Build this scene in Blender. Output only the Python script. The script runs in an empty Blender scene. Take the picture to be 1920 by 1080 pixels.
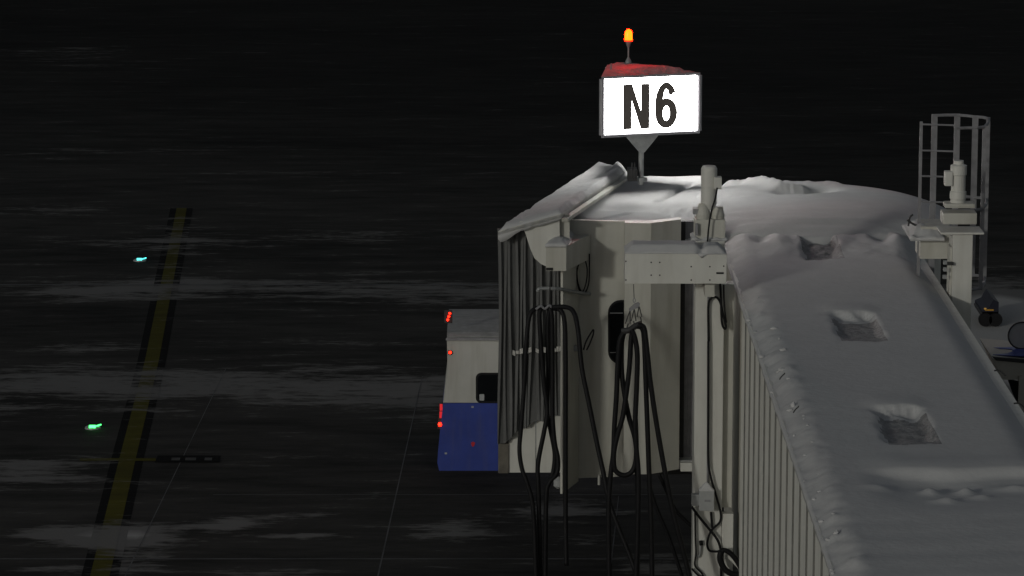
import bpy, bmesh, math, random
from mathutils import Vector, Matrix, noise

random.seed(7)
S = bpy.context.scene
R = math.radians

# ------------------------------------------------------------------ camera
FPX = 6700.0                      # focal length in pixels of the 1920-wide photograph
CAMZ = 15.6
PITCH = math.atan2(1250.0, FPX)
cam_d = bpy.data.cameras.new('camera')
cam_d.sensor_width = 36.0
cam_d.lens = 36.0 * FPX / 1920.0
cam_d.clip_start = 1.0
cam_d.clip_end = 6000.0
cam = bpy.data.objects.new('camera', cam_d)
S.collection.objects.link(cam)
cam.location = (0, 0, CAMZ)
cam.rotation_euler = (math.pi / 2 - PITCH, 0, 0)
S.camera = cam

# ------------------------------------------------------------------ light
SUN_EL, SUN_AZ = R(13), R(35)     # floodlight comes from behind the camera, from the left
sun_dir = Vector((math.sin(SUN_AZ) * math.cos(SUN_EL), math.cos(SUN_AZ) * math.cos(SUN_EL), -math.sin(SUN_EL)))
sd = bpy.data.lights.new('sun', 'SUN')
sd.energy = 0.53
sd.angle = R(3.0)
sd.color = (1.0, 0.99, 0.91)
sun = bpy.data.objects.new('sun', sd)
sun.rotation_euler = sun_dir.to_track_quat('-Z', 'Y').to_euler()
S.collection.objects.link(sun)

W = bpy.data.worlds.new('World')
S.world = W
W.use_nodes = True
wn = W.node_tree
for n in list(wn.nodes):
    wn.nodes.remove(n)
sky = wn.nodes.new('ShaderNodeTexSky')
sky.sky_type = 'NISHITA'
sky.sun_disc = False
sky.sun_elevation = SUN_EL
sky.sun_rotation = math.atan2(-sun_dir.x, -sun_dir.y)
sky.altitude = 200
bg = wn.nodes.new('ShaderNodeBackground')
bg.inputs['Strength'].default_value = 0.034
wo = wn.nodes.new('ShaderNodeOutputWorld')
hs = wn.nodes.new('ShaderNodeHueSaturation')      # thin high cloud greys the night sky
hs.inputs['Saturation'].default_value = 0.35
wn.links.new(sky.outputs[0], hs.inputs['Color'])
wn.links.new(hs.outputs[0], bg.inputs[0])
wn.links.new(bg.outputs[0], wo.inputs[0])

S.view_settings.view_transform = 'Standard'
S.view_settings.look = 'None'
S.view_settings.exposure = 0.0
S.view_settings.gamma = 1.0
S.view_settings.use_curve_mapping = False

# ------------------------------------------------------------------ measuring helpers
_c, _s = math.cos(PITCH), math.sin(PITCH)
def _ray(px, py):
    u, v = (px - 960) / FPX, (540 - py) / FPX
    return Vector((u, _c + v * _s, -_s + v * _c))
def P(px, py, Y):
    """world point seen at a photo pixel, standing at depth Y"""
    d = _ray(px, py)
    t = Y / d.y
    return Vector((d.x * t, Y, CAMZ + d.z * t))
def G(px, py, z=0.0):
    """world point seen at a photo pixel, at height z"""
    d = _ray(px, py)
    t = (z - CAMZ) / d.z
    return Vector((d.x * t, d.y * t, z))

# ------------------------------------------------------------------ materials
def nodes_of(m):
    m.use_nodes = True
    nt = m.node_tree
    return nt, nt.nodes, nt.links, nt.nodes['Principled BSDF']

def mat(name, col, rough=0.6, var=0.12, scale=3.0, metal=0.0, bump=0.0, bscale=40.0, stretch=(1, 1, 1), dirt=None, dirt_amt=0.0, spec=0.4):
    m = bpy.data.materials.new(name)
    nt, N, L, b = nodes_of(m)
    geo = N.new('ShaderNodeNewGeometry')
    mp = N.new('ShaderNodeMapping')
    mp.inputs['Scale'].default_value = stretch
    L.new(geo.outputs['Position'], mp.inputs[0])
    n1 = N.new('ShaderNodeTexNoise')
    n1.inputs['Scale'].default_value = scale
    n1.inputs['Detail'].default_value = 6
    n1.inputs['Roughness'].default_value = 0.65
    L.new(mp.outputs[0], n1.inputs['Vector'])
    r = N.new('ShaderNodeMapRange')
    r.inputs['From Min'].default_value = 0.3
    r.inputs['From Max'].default_value = 0.7
    r.inputs['To Min'].default_value = 1 - var
    r.inputs['To Max'].default_value = 1 + var
    L.new(n1.outputs[0], r.inputs[0])
    mx = N.new('ShaderNodeVectorMath')
    mx.operation = 'SCALE'
    mx.inputs[0].default_value = col[:3]
    L.new(r.outputs[0], mx.inputs['Scale'])
    out = mx.outputs[0]
    if dirt:
        n2 = N.new('ShaderNodeTexNoise')
        n2.inputs['Scale'].default_value = scale * 2.3
        n2.inputs['Detail'].default_value = 8
        mp2 = N.new('ShaderNodeMapping')
        mp2.inputs['Scale'].default_value = (1.6, 1.6, 0.16)
        L.new(geo.outputs['Position'], mp2.inputs[0])
        L.new(mp2.outputs[0], n2.inputs['Vector'])
        r2 = N.new('ShaderNodeMapRange')
        r2.inputs['From Min'].default_value = 0.48
        r2.inputs['From Max'].default_value = 0.75
        r2.inputs['To Max'].default_value = dirt_amt
        L.new(n2.outputs[0], r2.inputs[0])
        mm = N.new('ShaderNodeMix')
        mm.data_type = 'RGBA'
        mm.inputs['B'].default_value = (*dirt, 1)
        L.new(r2.outputs[0], mm.inputs['Factor'])
        L.new(out, mm.inputs['A'])
        out = mm.outputs['Result']
    L.new(out, b.inputs['Base Color'])
    b.inputs['Roughness'].default_value = rough
    b.inputs['Metallic'].default_value = metal
    b.inputs['Specular IOR Level'].default_value = spec
    if bump > 0:
        n3 = N.new('ShaderNodeTexNoise')
        n3.inputs['Scale'].default_value = bscale
        n3.inputs['Detail'].default_value = 5
        L.new(geo.outputs['Position'], n3.inputs['Vector'])
        bp = N.new('ShaderNodeBump')
        bp.inputs['Strength'].default_value = 1.0
        bp.inputs['Distance'].default_value = bump
        L.new(n3.outputs[0], bp.inputs['Height'])
        L.new(bp.outputs[0], b.inputs['Normal'])
    return m

def emit(name, col, strength):
    m = bpy.data.materials.new(name)
    nt, N, L, b = nodes_of(m)
    b.inputs['Base Color'].default_value = (*[min(1, c) * 0.5 for c in col], 1)
    b.inputs['Emission Color'].default_value = (*col, 1)
    b.inputs['Emission Strength'].default_value = strength
    b.inputs['Roughness'].default_value = 0.4
    return m

M = {}
M['cream'] = mat('cream_paint', (0.50, 0.495, 0.445), 0.55, 0.07, 1.2, dirt=(0.27, 0.25, 0.20), dirt_amt=0.5, bump=0.002, bscale=6)
M['white'] = mat('white_paint', (0.60, 0.598, 0.555), 0.5, 0.06, 2.0, dirt=(0.36, 0.34, 0.29), dirt_amt=0.28, bump=0.001, bscale=9)
M['panel'] = mat('ribbed_panel_paint', (0.74, 0.735, 0.68), 0.5, 0.06, 1.5, dirt=(0.42, 0.40, 0.34), dirt_amt=0.35)
M['seam'] = mat('grey_sealant', (0.15, 0.15, 0.14), 0.7, 0.2, 4.0)
M['galv'] = mat('galvanised_steel', (0.30, 0.31, 0.31), 0.5, 0.2, 8.0, metal=0.3)
M['cage'] = mat('grey_painted_steel', (0.22, 0.22, 0.23), 0.6, 0.2, 6.0)
M['dark'] = mat('dark_steel', (0.03, 0.03, 0.03), 0.6, 0.3, 5.0)
M['rubber'] = mat('black_rubber', (0.008, 0.008, 0.009), 0.6, 0.3, 12.0, spec=0.2)
M['fabric'] = mat('charcoal_canvas', (0.12, 0.122, 0.12), 0.85, 0.25, 3.0, bump=0.006, bscale=14, stretch=(1, 1, 0.3))
M['strap'] = mat('pale_webbing', (0.50, 0.49, 0.46), 0.7, 0.35, 25.0)
M['snow'] = mat('snow', (0.50, 0.502, 0.50), 0.9, 0.05, 3.0, bump=0.006, bscale=11, spec=0.1)
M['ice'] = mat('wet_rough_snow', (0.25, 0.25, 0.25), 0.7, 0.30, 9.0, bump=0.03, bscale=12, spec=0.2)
M['glass'] = mat('dark_glass', (0.006, 0.007, 0.008), 0.12, 0.1, 2.0, spec=0.5)
M['blue'] = mat('blue_paint', (0.030, 0.052, 0.25), 0.45, 0.14, 2.5, dirt=(0.10, 0.10, 0.16), dirt_amt=0.25)
M['buswhite'] = mat('bus_white_paint', (0.43, 0.43, 0.40), 0.45, 0.06, 2.0, dirt=(0.28, 0.26, 0.22), dirt_amt=0.45)
M['roofgrey'] = mat('dusty_roof_paint', (0.20, 0.205, 0.20), 0.7, 0.18, 2.0, dirt=(0.4, 0.41, 0.42), dirt_amt=0.3)
M['beige'] = mat('beige_paint', (0.42, 0.40, 0.35), 0.6, 0.1, 2.0)
M['tan'] = mat('weathered_rubber_bumper', (0.13, 0.12, 0.10), 0.8, 0.25, 6.0)
M['boxgrey'] = mat('grey_plastic', (0.33, 0.34, 0.34), 0.55, 0.08, 6.0)
M['signframe'] = mat('sign_frame_aluminium', (0.30, 0.30, 0.32), 0.5, 0.1, 4.0, metal=0.2)
M['black'] = mat('black_print', (0.012, 0.012, 0.012), 0.6, 0.1, 5.0)
M['letter'] = emit('glare_tinted_black_lettering', (1.0, 0.86, 0.74), 0.035)  # weak glow added to the black print, imitating glare from the bright face
M['letter'].node_tree.nodes['Principled BSDF'].inputs['Base Color'].default_value = (0.012, 0.012, 0.012, 1)
M['signface'] = emit('lit_sign_face', (1.0, 0.98, 0.95), 24.0)
M['beacon'] = emit('beacon_lens', (1.0, 0.0026, 0.00008), 230.0)
M['beaconcore'] = emit('beacon_rim', (1.0, 0.03, 0.006), 2.0)
M['red'] = emit('tail_lamp_red', (1.0, 0.014, 0.004), 7.0)
M['reddim'] = emit('dim_tail_lamp', (0.9, 0.03, 0.04), 0.5)
M['redprint'] = mat('red_print', (0.45, 0.02, 0.03), 0.6, 0.1, 5.0)
M['amber'] = emit('amber_lamp', (1.0, 0.55, 0.10), 0.16)
M['green'] = emit('green_taxi_lamp', (0.06, 1.0, 0.16), 4.5)
M['cyan'] = emit('cyan_taxi_lamp', (0.10, 0.85, 0.80), 2.2)

# ------------------------------------------------------------------ mesh helpers
def link(o):
    S.collection.objects.link(o)
    return o

def obj(name, data, m=None, parent=None, smooth=False):
    if isinstance(data, bmesh.types.BMesh):
        me = bpy.data.meshes.new(name)
        bmesh.ops.recalc_face_normals(data, faces=data.faces)
        data.to_mesh(me)
        data.free()
    else:
        me = data
    if m is not None and not me.materials:
        me.materials.append(m)
    if smooth:
        for p in me.polygons:
            p.use_smooth = True
    o = link(bpy.data.objects.new(name, me))
    if parent is not None:
        setpar(o, parent)
    return o

def world_loc(o):
    v = o.location.copy()
    while o.parent:
        o = o.parent
        v = v + o.location
    return v

_base = {}
def setpar(o, parent):
    # meshes are written in world coordinates: keep them where they are
    o.parent = parent
    off = _base.get(parent.name, Vector((0, 0, 0)))
    o.matrix_parent_inverse = Matrix.Translation(-off)

def thing(name, label, cat, loc=(0, 0, 0), group=None):
    o = link(bpy.data.objects.new(name, None))
    o.empty_display_size = 0.3
    o.location = loc
    _base[o.name] = Vector(loc)
    tag(o, label, cat, group)
    return o

def tag(o, label=None, cat=None, group=None, kind=None):
    if label: o['label'] = label
    if cat: o['category'] = cat
    if group: o['group'] = group
    if kind: o['kind'] = kind
    return o

def BM():
    return bmesh.new()

def add_box(bm, a, b, bevel=0.0):
    a, b = Vector(a), Vector(b)
    lo = Vector((min(a.x, b.x), min(a.y, b.y), min(a.z, b.z)))
    hi = Vector((max(a.x, b.x), max(a.y, b.y), max(a.z, b.z)))
    r = bmesh.ops.create_cube(bm, size=1.0, matrix=Matrix.Translation((lo + hi) / 2) @ Matrix.Diagonal((*(hi - lo), 1)))
    if bevel > 0:
        es = list({e for v in r['verts'] for e in v.link_edges})
        bmesh.ops.bevel(bm, geom=es, offset=bevel, segments=2, affect='EDGES', profile=0.7)
    return bm

def add_prism(bm, pts, vec):
    """closed polygon (world points) extruded along vec"""
    vec = Vector(vec)
    a = [bm.verts.new(p) for p in pts]
    b = [bm.verts.new(Vector(p) + vec) for p in pts]
    n = len(pts)
    bm.faces.new(a)
    bm.faces.new(b[::-1])
    for i in range(n):
        bm.faces.new((a[i], b[i], b[(i + 1) % n], a[(i + 1) % n]))
    return bm

def smooth_path(pts, sub=6):
    pts = [Vector(p) for p in pts]
    if len(pts) < 3 or sub < 2:
        return pts
    out = []
    n = len(pts)
    for i in range(n - 1):
        p0 = pts[max(i - 1, 0)]; p1 = pts[i]; p2 = pts[i + 1]; p3 = pts[min(i + 2, n - 1)]
        for k in range(sub):
            t = k / sub
            out.append(0.5 * ((2 * p1) + (p2 - p0) * t + (2 * p0 - 5 * p1 + 4 * p2 - p3) * t * t + (3 * p1 - p0 - 3 * p2 + p3) * t ** 3))
    out.append(pts[-1])
    return out

def add_tube(bm, pts, r, seg=8, sub=6, cap=True, closed=False):
    path = smooth_path(pts, sub)
    rings = []
    prev = None
    for i, p in enumerate(path):
        t = (path[min(i + 1, len(path) - 1)] - path[max(i - 1, 0)])
        if t.length < 1e-9: t = Vector((0, 0, 1))
        t.normalize()
        if prev is None:
            a = t.orthogonal().normalized()
        else:
            a = (prev - t * prev.dot(t))
            a = a.normalized() if a.length > 1e-6 else t.orthogonal().normalized()
        prev = a
        b = t.cross(a)
        rr = r(i / max(1, len(path) - 1)) if callable(r) else r
        rings.append([bm.verts.new(p + (a * math.cos(2 * math.pi * k / seg) + b * math.sin(2 * math.pi * k / seg)) * rr) for k in range(seg)])
    for i in range(len(rings) - 1):
        for k in range(seg):
            bm.faces.new((rings[i][k], rings[i][(k + 1) % seg], rings[i + 1][(k + 1) % seg], rings[i + 1][k]))
    if cap:
        bm.faces.new(rings[0][::-1])
        bm.faces.new(rings[-1])
    return bm

def add_lathe(bm, c, prof, seg=20, axis='Z'):
    """profile of (radius, height) round a vertical axis at c"""
    c = Vector(c)
    rings = []
    for (r, h) in prof:
        ring = []
        for k in range(seg):
            a = 2 * math.pi * k / seg
            if axis == 'Z': v = Vector((r * math.cos(a), r * math.sin(a), h))
            elif axis == 'Y': v = Vector((r * math.cos(a), h, r * math.sin(a)))
            else: v = Vector((h, r * math.cos(a), r * math.sin(a)))
            ring.append(bm.verts.new(c + v))
        rings.append(ring)
    for i in range(len(rings) - 1):
        for k in range(seg):
            bm.faces.new((rings[i][k], rings[i][(k + 1) % seg], rings[i + 1][(k + 1) % seg], rings[i + 1][k]))
    bm.faces.new(rings[0][::-1])
    bm.faces.new(rings[-1])
    return bm

def add_sheet(bm, pt, nu, nv, drop):
    """closed snow slab: pt(u,v) is the top, drop(u,v) its underside"""
    T = [[bm.verts.new(pt(i / nu, j / nv)) for j in range(nv + 1)] for i in range(nu + 1)]
    for i in range(nu):
        for j in range(nv):
            bm.faces.new((T[i][j], T[i + 1][j], T[i + 1][j + 1], T[i][j + 1]))
    edge = [(i, 0) for i in range(nu)] + [(nu, j) for j in range(nv)] + [(i, nv) for i in range(nu, 0, -1)] + [(0, j) for j in range(nv, 0, -1)]
    low = [bm.verts.new(drop(i / nu, j / nv)) for (i, j) in edge]
    n = len(edge)
    for k in range(n):
        a = T[edge[k][0]][edge[k][1]]
        b = T[edge[(k + 1) % n][0]][edge[(k + 1) % n][1]]
        bm.faces.new((a, low[k], low[(k + 1) % n], b))
    bm.faces.new(low)
    return bm

def fbm(x, y, z=0.0, o=4):
    return noise.fractal(Vector((x, y, z)), 0.8, 2.1, o)

def sstep(a, b, x):
    t = max(0.0, min(1.0, (x - a) / (b - a)))
    return t * t * (3 - 2 * t)

# ================================================================== GROUND
COVER = []
def cover(x, y):
    t = 0.0
    for (cx, cy, sx, sy, a) in COVER:
        q = ((x - cx) / sx) ** 2 + ((y - cy) / sy) ** 2
        if q < 9: t += a * math.exp(-q)
    return t
def light_falloff(x, y):
    # floodlight falloff painted into the ground colour, darker farther out
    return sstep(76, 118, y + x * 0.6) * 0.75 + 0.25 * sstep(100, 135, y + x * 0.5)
def build_ground():
    # patches of wind-blown snow, given where they lie on the apron: (px, py, half width px, half height px, amount)
    blobs = [(300, 720, 420, 34, .55), (800, 735, 330, 40, .5), (640, 540, 520, 22, .5), (150, 545, 250, 20, .35),
             (60, 885, 150, 30, .6), (140, 1000, 130, 18, .85), (255, 1005, 90, 22, .85), (425, 985, 55, 14, .9),
             (560, 1005, 90, 8, .7), (590, 965, 70, 7, .55), (600, 860, 120, 8, .3), (1040, 955, 90, 20, .65), (860, 990, 80, 22, .6),
             (700, 930, 80, 8, .35), (860, 560, 180, 16, .25), (150, 110, 200, 22, .18), (120, 95, 90, 5, .25), (120, 290, 140, 8, .3), (330, 283, 120, 5, .3),
             (260, 455, 320, 14, .3), (120, 390, 200, 14, .3), (700, 440, 260, 14, .25), (500, 330, 260, 12, .15), (30, 720, 160, 30, .3),
             (1230, 1060, 110, 24, .6), (1120, 1010, 80, 10, .5), (520, 1075, 120, 9, .5), (90, 1070, 120, 12, .5), (260, 1060, 60, 24, .6),
             (1890, 610, 130, 60, 2.6), (1900, 690, 60, 60, 1.6), (1160, 960, 70, 8, .45), (760, 1070, 120, 6, .35), (1000, 1020, 120, 6, .4),
             (20, 770, 120, 18, .35), (325, 470, 90, 40, .22), (312, 532, 90, 12, .35), (285, 712, 90, 20, .12), (332, 420, 60, 10, .3), (540, 640, 260, 10, .2), (200, 650, 220, 10, .3)]
    for (px, py, w, h, a) in blobs:
        c = G(px, py); e = G(px + w, py); n_ = G(px, py - h)
        COVER.append((c.x, c.y, abs(e.x - c.x), abs(n_.y - c.y), a))
    # fine grid in view, big skirt outside; rows spaced by what the eye can see
    xs = [-3000, -600, -200, -80, -45] + [-30 + i * 0.5 for i in range(121)] + [45, 80, 200, 600, 3000]
    ys = [-3000, -300, -60, 0, 25, 40] + [50 * (1.0062 ** i) for i in range(200)] + [190, 230, 300, 450, 800, 1500, 4000]
    bm = BM()
    lay = bm.verts.layers.float.new('snow')
    falloff = bm.verts.layers.float.new('falloff')
    V = []
    for y in ys:
        row = []
        for x in xs:
            v = bm.verts.new((x, y, 0))
            v[lay] = cover(x, y)
            v[falloff] = light_falloff(x, y) * max(0, 1 - v[lay])
            row.append(v)
        V.append(row)
    for j in range(len(ys) - 1):
        for i in range(len(xs) - 1):
            bm.faces.new((V[j][i], V[j][i + 1], V[j + 1][i + 1], V[j + 1][i]))
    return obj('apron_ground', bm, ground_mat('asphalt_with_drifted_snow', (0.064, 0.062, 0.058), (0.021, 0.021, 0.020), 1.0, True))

def ground_mat(name, c1, c2, snowk, attr):
    m = bpy.data.materials.new(name)
    nt, N, L, b = nodes_of(m)
    geo = N.new('ShaderNodeNewGeometry')
    def tex(scale, stretch, detail=7, rough=0.62):
        mp = N.new('ShaderNodeMapping')
        mp.inputs['Scale'].default_value = stretch
        L.new(geo.outputs['Position'], mp.inputs[0])
        n = N.new('ShaderNodeTexNoise')
        n.inputs['Scale'].default_value = scale
        n.inputs['Detail'].default_value = detail
        n.inputs['Roughness'].default_value = rough
        L.new(mp.outputs[0], n.inputs['Vector'])
        return n.outputs[0]
    def mr(src, a, b_, c, d):
        r = N.new('ShaderNodeMapRange')
        r.inputs['From Min'].default_value = a; r.inputs['From Max'].default_value = b_
        r.inputs['To Min'].default_value = c; r.inputs['To Max'].default_value = d
        L.new(src, r.inputs[0])
        return r.outputs[0]
    def ma(op, a, b_):
        k = N.new('ShaderNodeMath'); k.operation = op
        for i, q in enumerate((a, b_)):
            if isinstance(q, (int, float)): k.inputs[i].default_value = q
            else: L.new(q, k.inputs[i])
        return k.outputs[0]
    big = tex(0.22, (0.35, 1.0, 1), 5)
    mid = tex(1.5, (0.24, 1.0, 1), 9, 0.72)
    fine = tex(7.0, (0.4, 1.0, 1), 6)
    cr = N.new('ShaderNodeMix'); cr.data_type = 'RGBA'
    cr.inputs['A'].default_value = (*c2, 1); cr.inputs['B'].default_value = (*c1, 1)
    L.new(mr(ma('ADD', ma('MULTIPLY', big, 0.4), ma('MULTIPLY', mid, 0.6)), 0.38, 0.64, 0, 1), cr.inputs['Factor'])
    # drift mask: mapped cover plus streaky breakup
    at = N.new('ShaderNodeAttribute'); at.attribute_name = 'snow'
    cover = at.outputs['Fac']
    aw = N.new('ShaderNodeAttribute'); aw.attribute_name = 'falloff'
    falloff_gain = ma('SUBTRACT', 1.0, ma('MULTIPLY', aw.outputs['Fac'], 0.72))  # base colour dims with distance in place of lamp falloff
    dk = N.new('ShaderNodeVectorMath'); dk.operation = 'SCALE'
    L.new(cr.outputs['Result'], dk.inputs[0]); L.new(falloff_gain, dk.inputs['Scale'])
    k = ma('ADD', ma('ADD', 0.05, ma('MULTIPLY', cover, 0.85)), ma('MULTIPLY', ma('SUBTRACT', mid, 0.5), 2.0))
    k = ma('ADD', k, ma('MULTIPLY', ma('SUBTRACT', fine, 0.5), 0.75))
    mask = mr(k, 0.28, 0.54, 0, 1)
    mk = ma('MULTIPLY', ma('MULTIPLY', mask, snowk), ma('SUBTRACT', 1.0, ma('MULTIPLY', aw.outputs['Fac'], 0.55)))  # snow tint fades by the same painted falloff
    deep = N.new('ShaderNodeMix'); deep.data_type = 'RGBA'
    deep.inputs['A'].default_value = (0.150, 0.148, 0.144, 1); deep.inputs['B'].default_value = (0.36, 0.36, 0.35, 1)
    L.new(mr(cover, 0.95, 1.3, 0, 1), deep.inputs['Factor'])
    sn = N.new('ShaderNodeMix'); sn.data_type = 'RGBA'
    L.new(deep.outputs['Result'], sn.inputs['B'])
    L.new(mk, sn.inputs['Factor']); L.new(dk.outputs[0], sn.inputs['A'])
    L.new(sn.outputs['Result'], b.inputs['Base Color'])
    b.inputs['Roughness'].default_value = 0.85
    b.inputs['Specular IOR Level'].default_value = 0.02
    bp = N.new('ShaderNodeBump'); bp.inputs['Distance'].default_value = 0.02
    L.new(ma('ADD', fine, mask), bp.inputs['Height'])
    L.new(bp.outputs[0], b.inputs['Normal'])
    return m

ground = build_ground()
tag(ground, kind='structure')

def strip(name, m, pairs, z, label=None):
    """painted strip on the ground: (left px, right px, py) rows"""
    bm = BM()
    rows = []
    lay = bm.verts.layers.float.new('snow'); falloff = bm.verts.layers.float.new('falloff')
    for (l, r, y) in pairs:
        row = []
        for p in (G(l, y, z), G(r, y, z)):
            v = bm.verts.new(p)
            v[lay] = cover(p.x, p.y); v[falloff] = light_falloff(p.x, p.y)
            row.append(v)
        rows.append(row)
    for i in range(len(rows) - 1):
        bm.faces.new((rows[i][0], rows[i][1], rows[i + 1][1], rows[i + 1][0]))
    o = obj(name, bm, m)
    tag(o, kind='structure')
    return o

def rows(center, w0, w1, ya, yb, n=14):
    out = []
    for i in range(n + 1):
        y = ya + (yb - ya) * i / n
        c = center(y)
        w = (w0 + (w1 - w0) * i / n) / 2
        out.append((c - w, c + w, y))
    return out
def yc(y):
    pts = [(300, 352), (395, 340), (540, 311), (680, 284), (860, 239), (1060, 192), (1140, 172)]
    for (a, xa), (b, xb) in zip(pts, pts[1:]):
        if y <= b: return xa + (xb - xa) * (y - a) / (b - a)
    return pts[-1][1]
M['line_yellow'] = ground_mat('worn_yellow_line_paint', (0.092, 0.086, 0.016), (0.050, 0.047, 0.013), 0.95, False)
M['line_black'] = ground_mat('black_line_border_paint', (0.013, 0.013, 0.013), (0.008, 0.008, 0.008), 0.95, False)
strip('line_border', M['line_black'], rows(yc, 42, 72, 390, 1140, 24), 0.004)
strip('lead_in_line', M['line_yellow'], rows(yc, 19, 38, 390, 1140, 24), 0.008)
strip('stop_bar', M['line_yellow'], [(150, 292, 859), (150, 292, 864)], 0.012)
strip('stop_label_panel', M['line_black'], [(296, 414, 854), (290, 412, 867)], 0.012)
M['joint'] = mat('snow_filled_joint', (0.075, 0.076, 0.078), 0.9, 0.55, 0.9)
M['dash'] = mat('worn_white_paint', (0.045, 0.045, 0.043), 0.9, 0.5, 4.0)
for (x0, x1) in ((322, 338), (348, 368), (384, 398)):
    strip('stop_label_mark', M['dash'], [(x0, x1, 858), (x0 - 1, x1 - 1, 863)], 0.016)
# pavement joints, one set running away, one across
def jl(xa, ya, xb, yb, wa=2.0, wb=2.6):
    strip('pavement_joint', M['joint'], [(xa - wa / 2, xa + wa / 2, ya), (xb - wb / 2, xb + wb / 2, yb)], 0.006)
jl(792, 705, 702, 1110, 1.4, 3.2)
jl(424, 690, 220, 1110, 1.0, 2.6)
jl(1160, 930, 1140, 1110, 1.4, 2.6)
def jh(y, x0=-300, x1=1500, h=1.6):
    strip('pavement_joint', M['joint'], [(x0, x1, y), (x0, x1, y + h)], 0.010)
jh(1047); jh(927, 400, 1500, 0.7); jh(533, -300, 1000, 1.4)

# taxiway lamps set into the pavement
def taxi_lamp(px, py, m, label):
    c = G(px, py)
    t = thing('taxiway_lamp', label, 'ground light', c, 'lamps set into the apron')
    obj('housing', add_lathe(BM(), c + Vector((0, 0, 0.0)), [(0.16, 0.0), (0.15, 0.03), (0.10, 0.05)], 16), M['galv'], t)
    obj('lens', add_box(BM(), c + Vector((-0.06, -0.13, 0.028)), c + Vector((0.07, -0.08, 0.085)), 0.012), m, t)
    bm = BM(); add_tube(bm, [c + Vector((0.07, -0.05, 0.055)), c + Vector((0.16, 0.02, 0.07))], 0.014, 6, 1)
    obj('second_lens', bm, m, t)
taxi_lamp(174, 803, M['green'], 'bright green lamp glowing in the pavement left of the yellow line, nearer of two')
taxi_lamp(262, 489, M['cyan'], 'small blue-green lamp glowing in the pavement left of the yellow line, farther of two')

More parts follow.
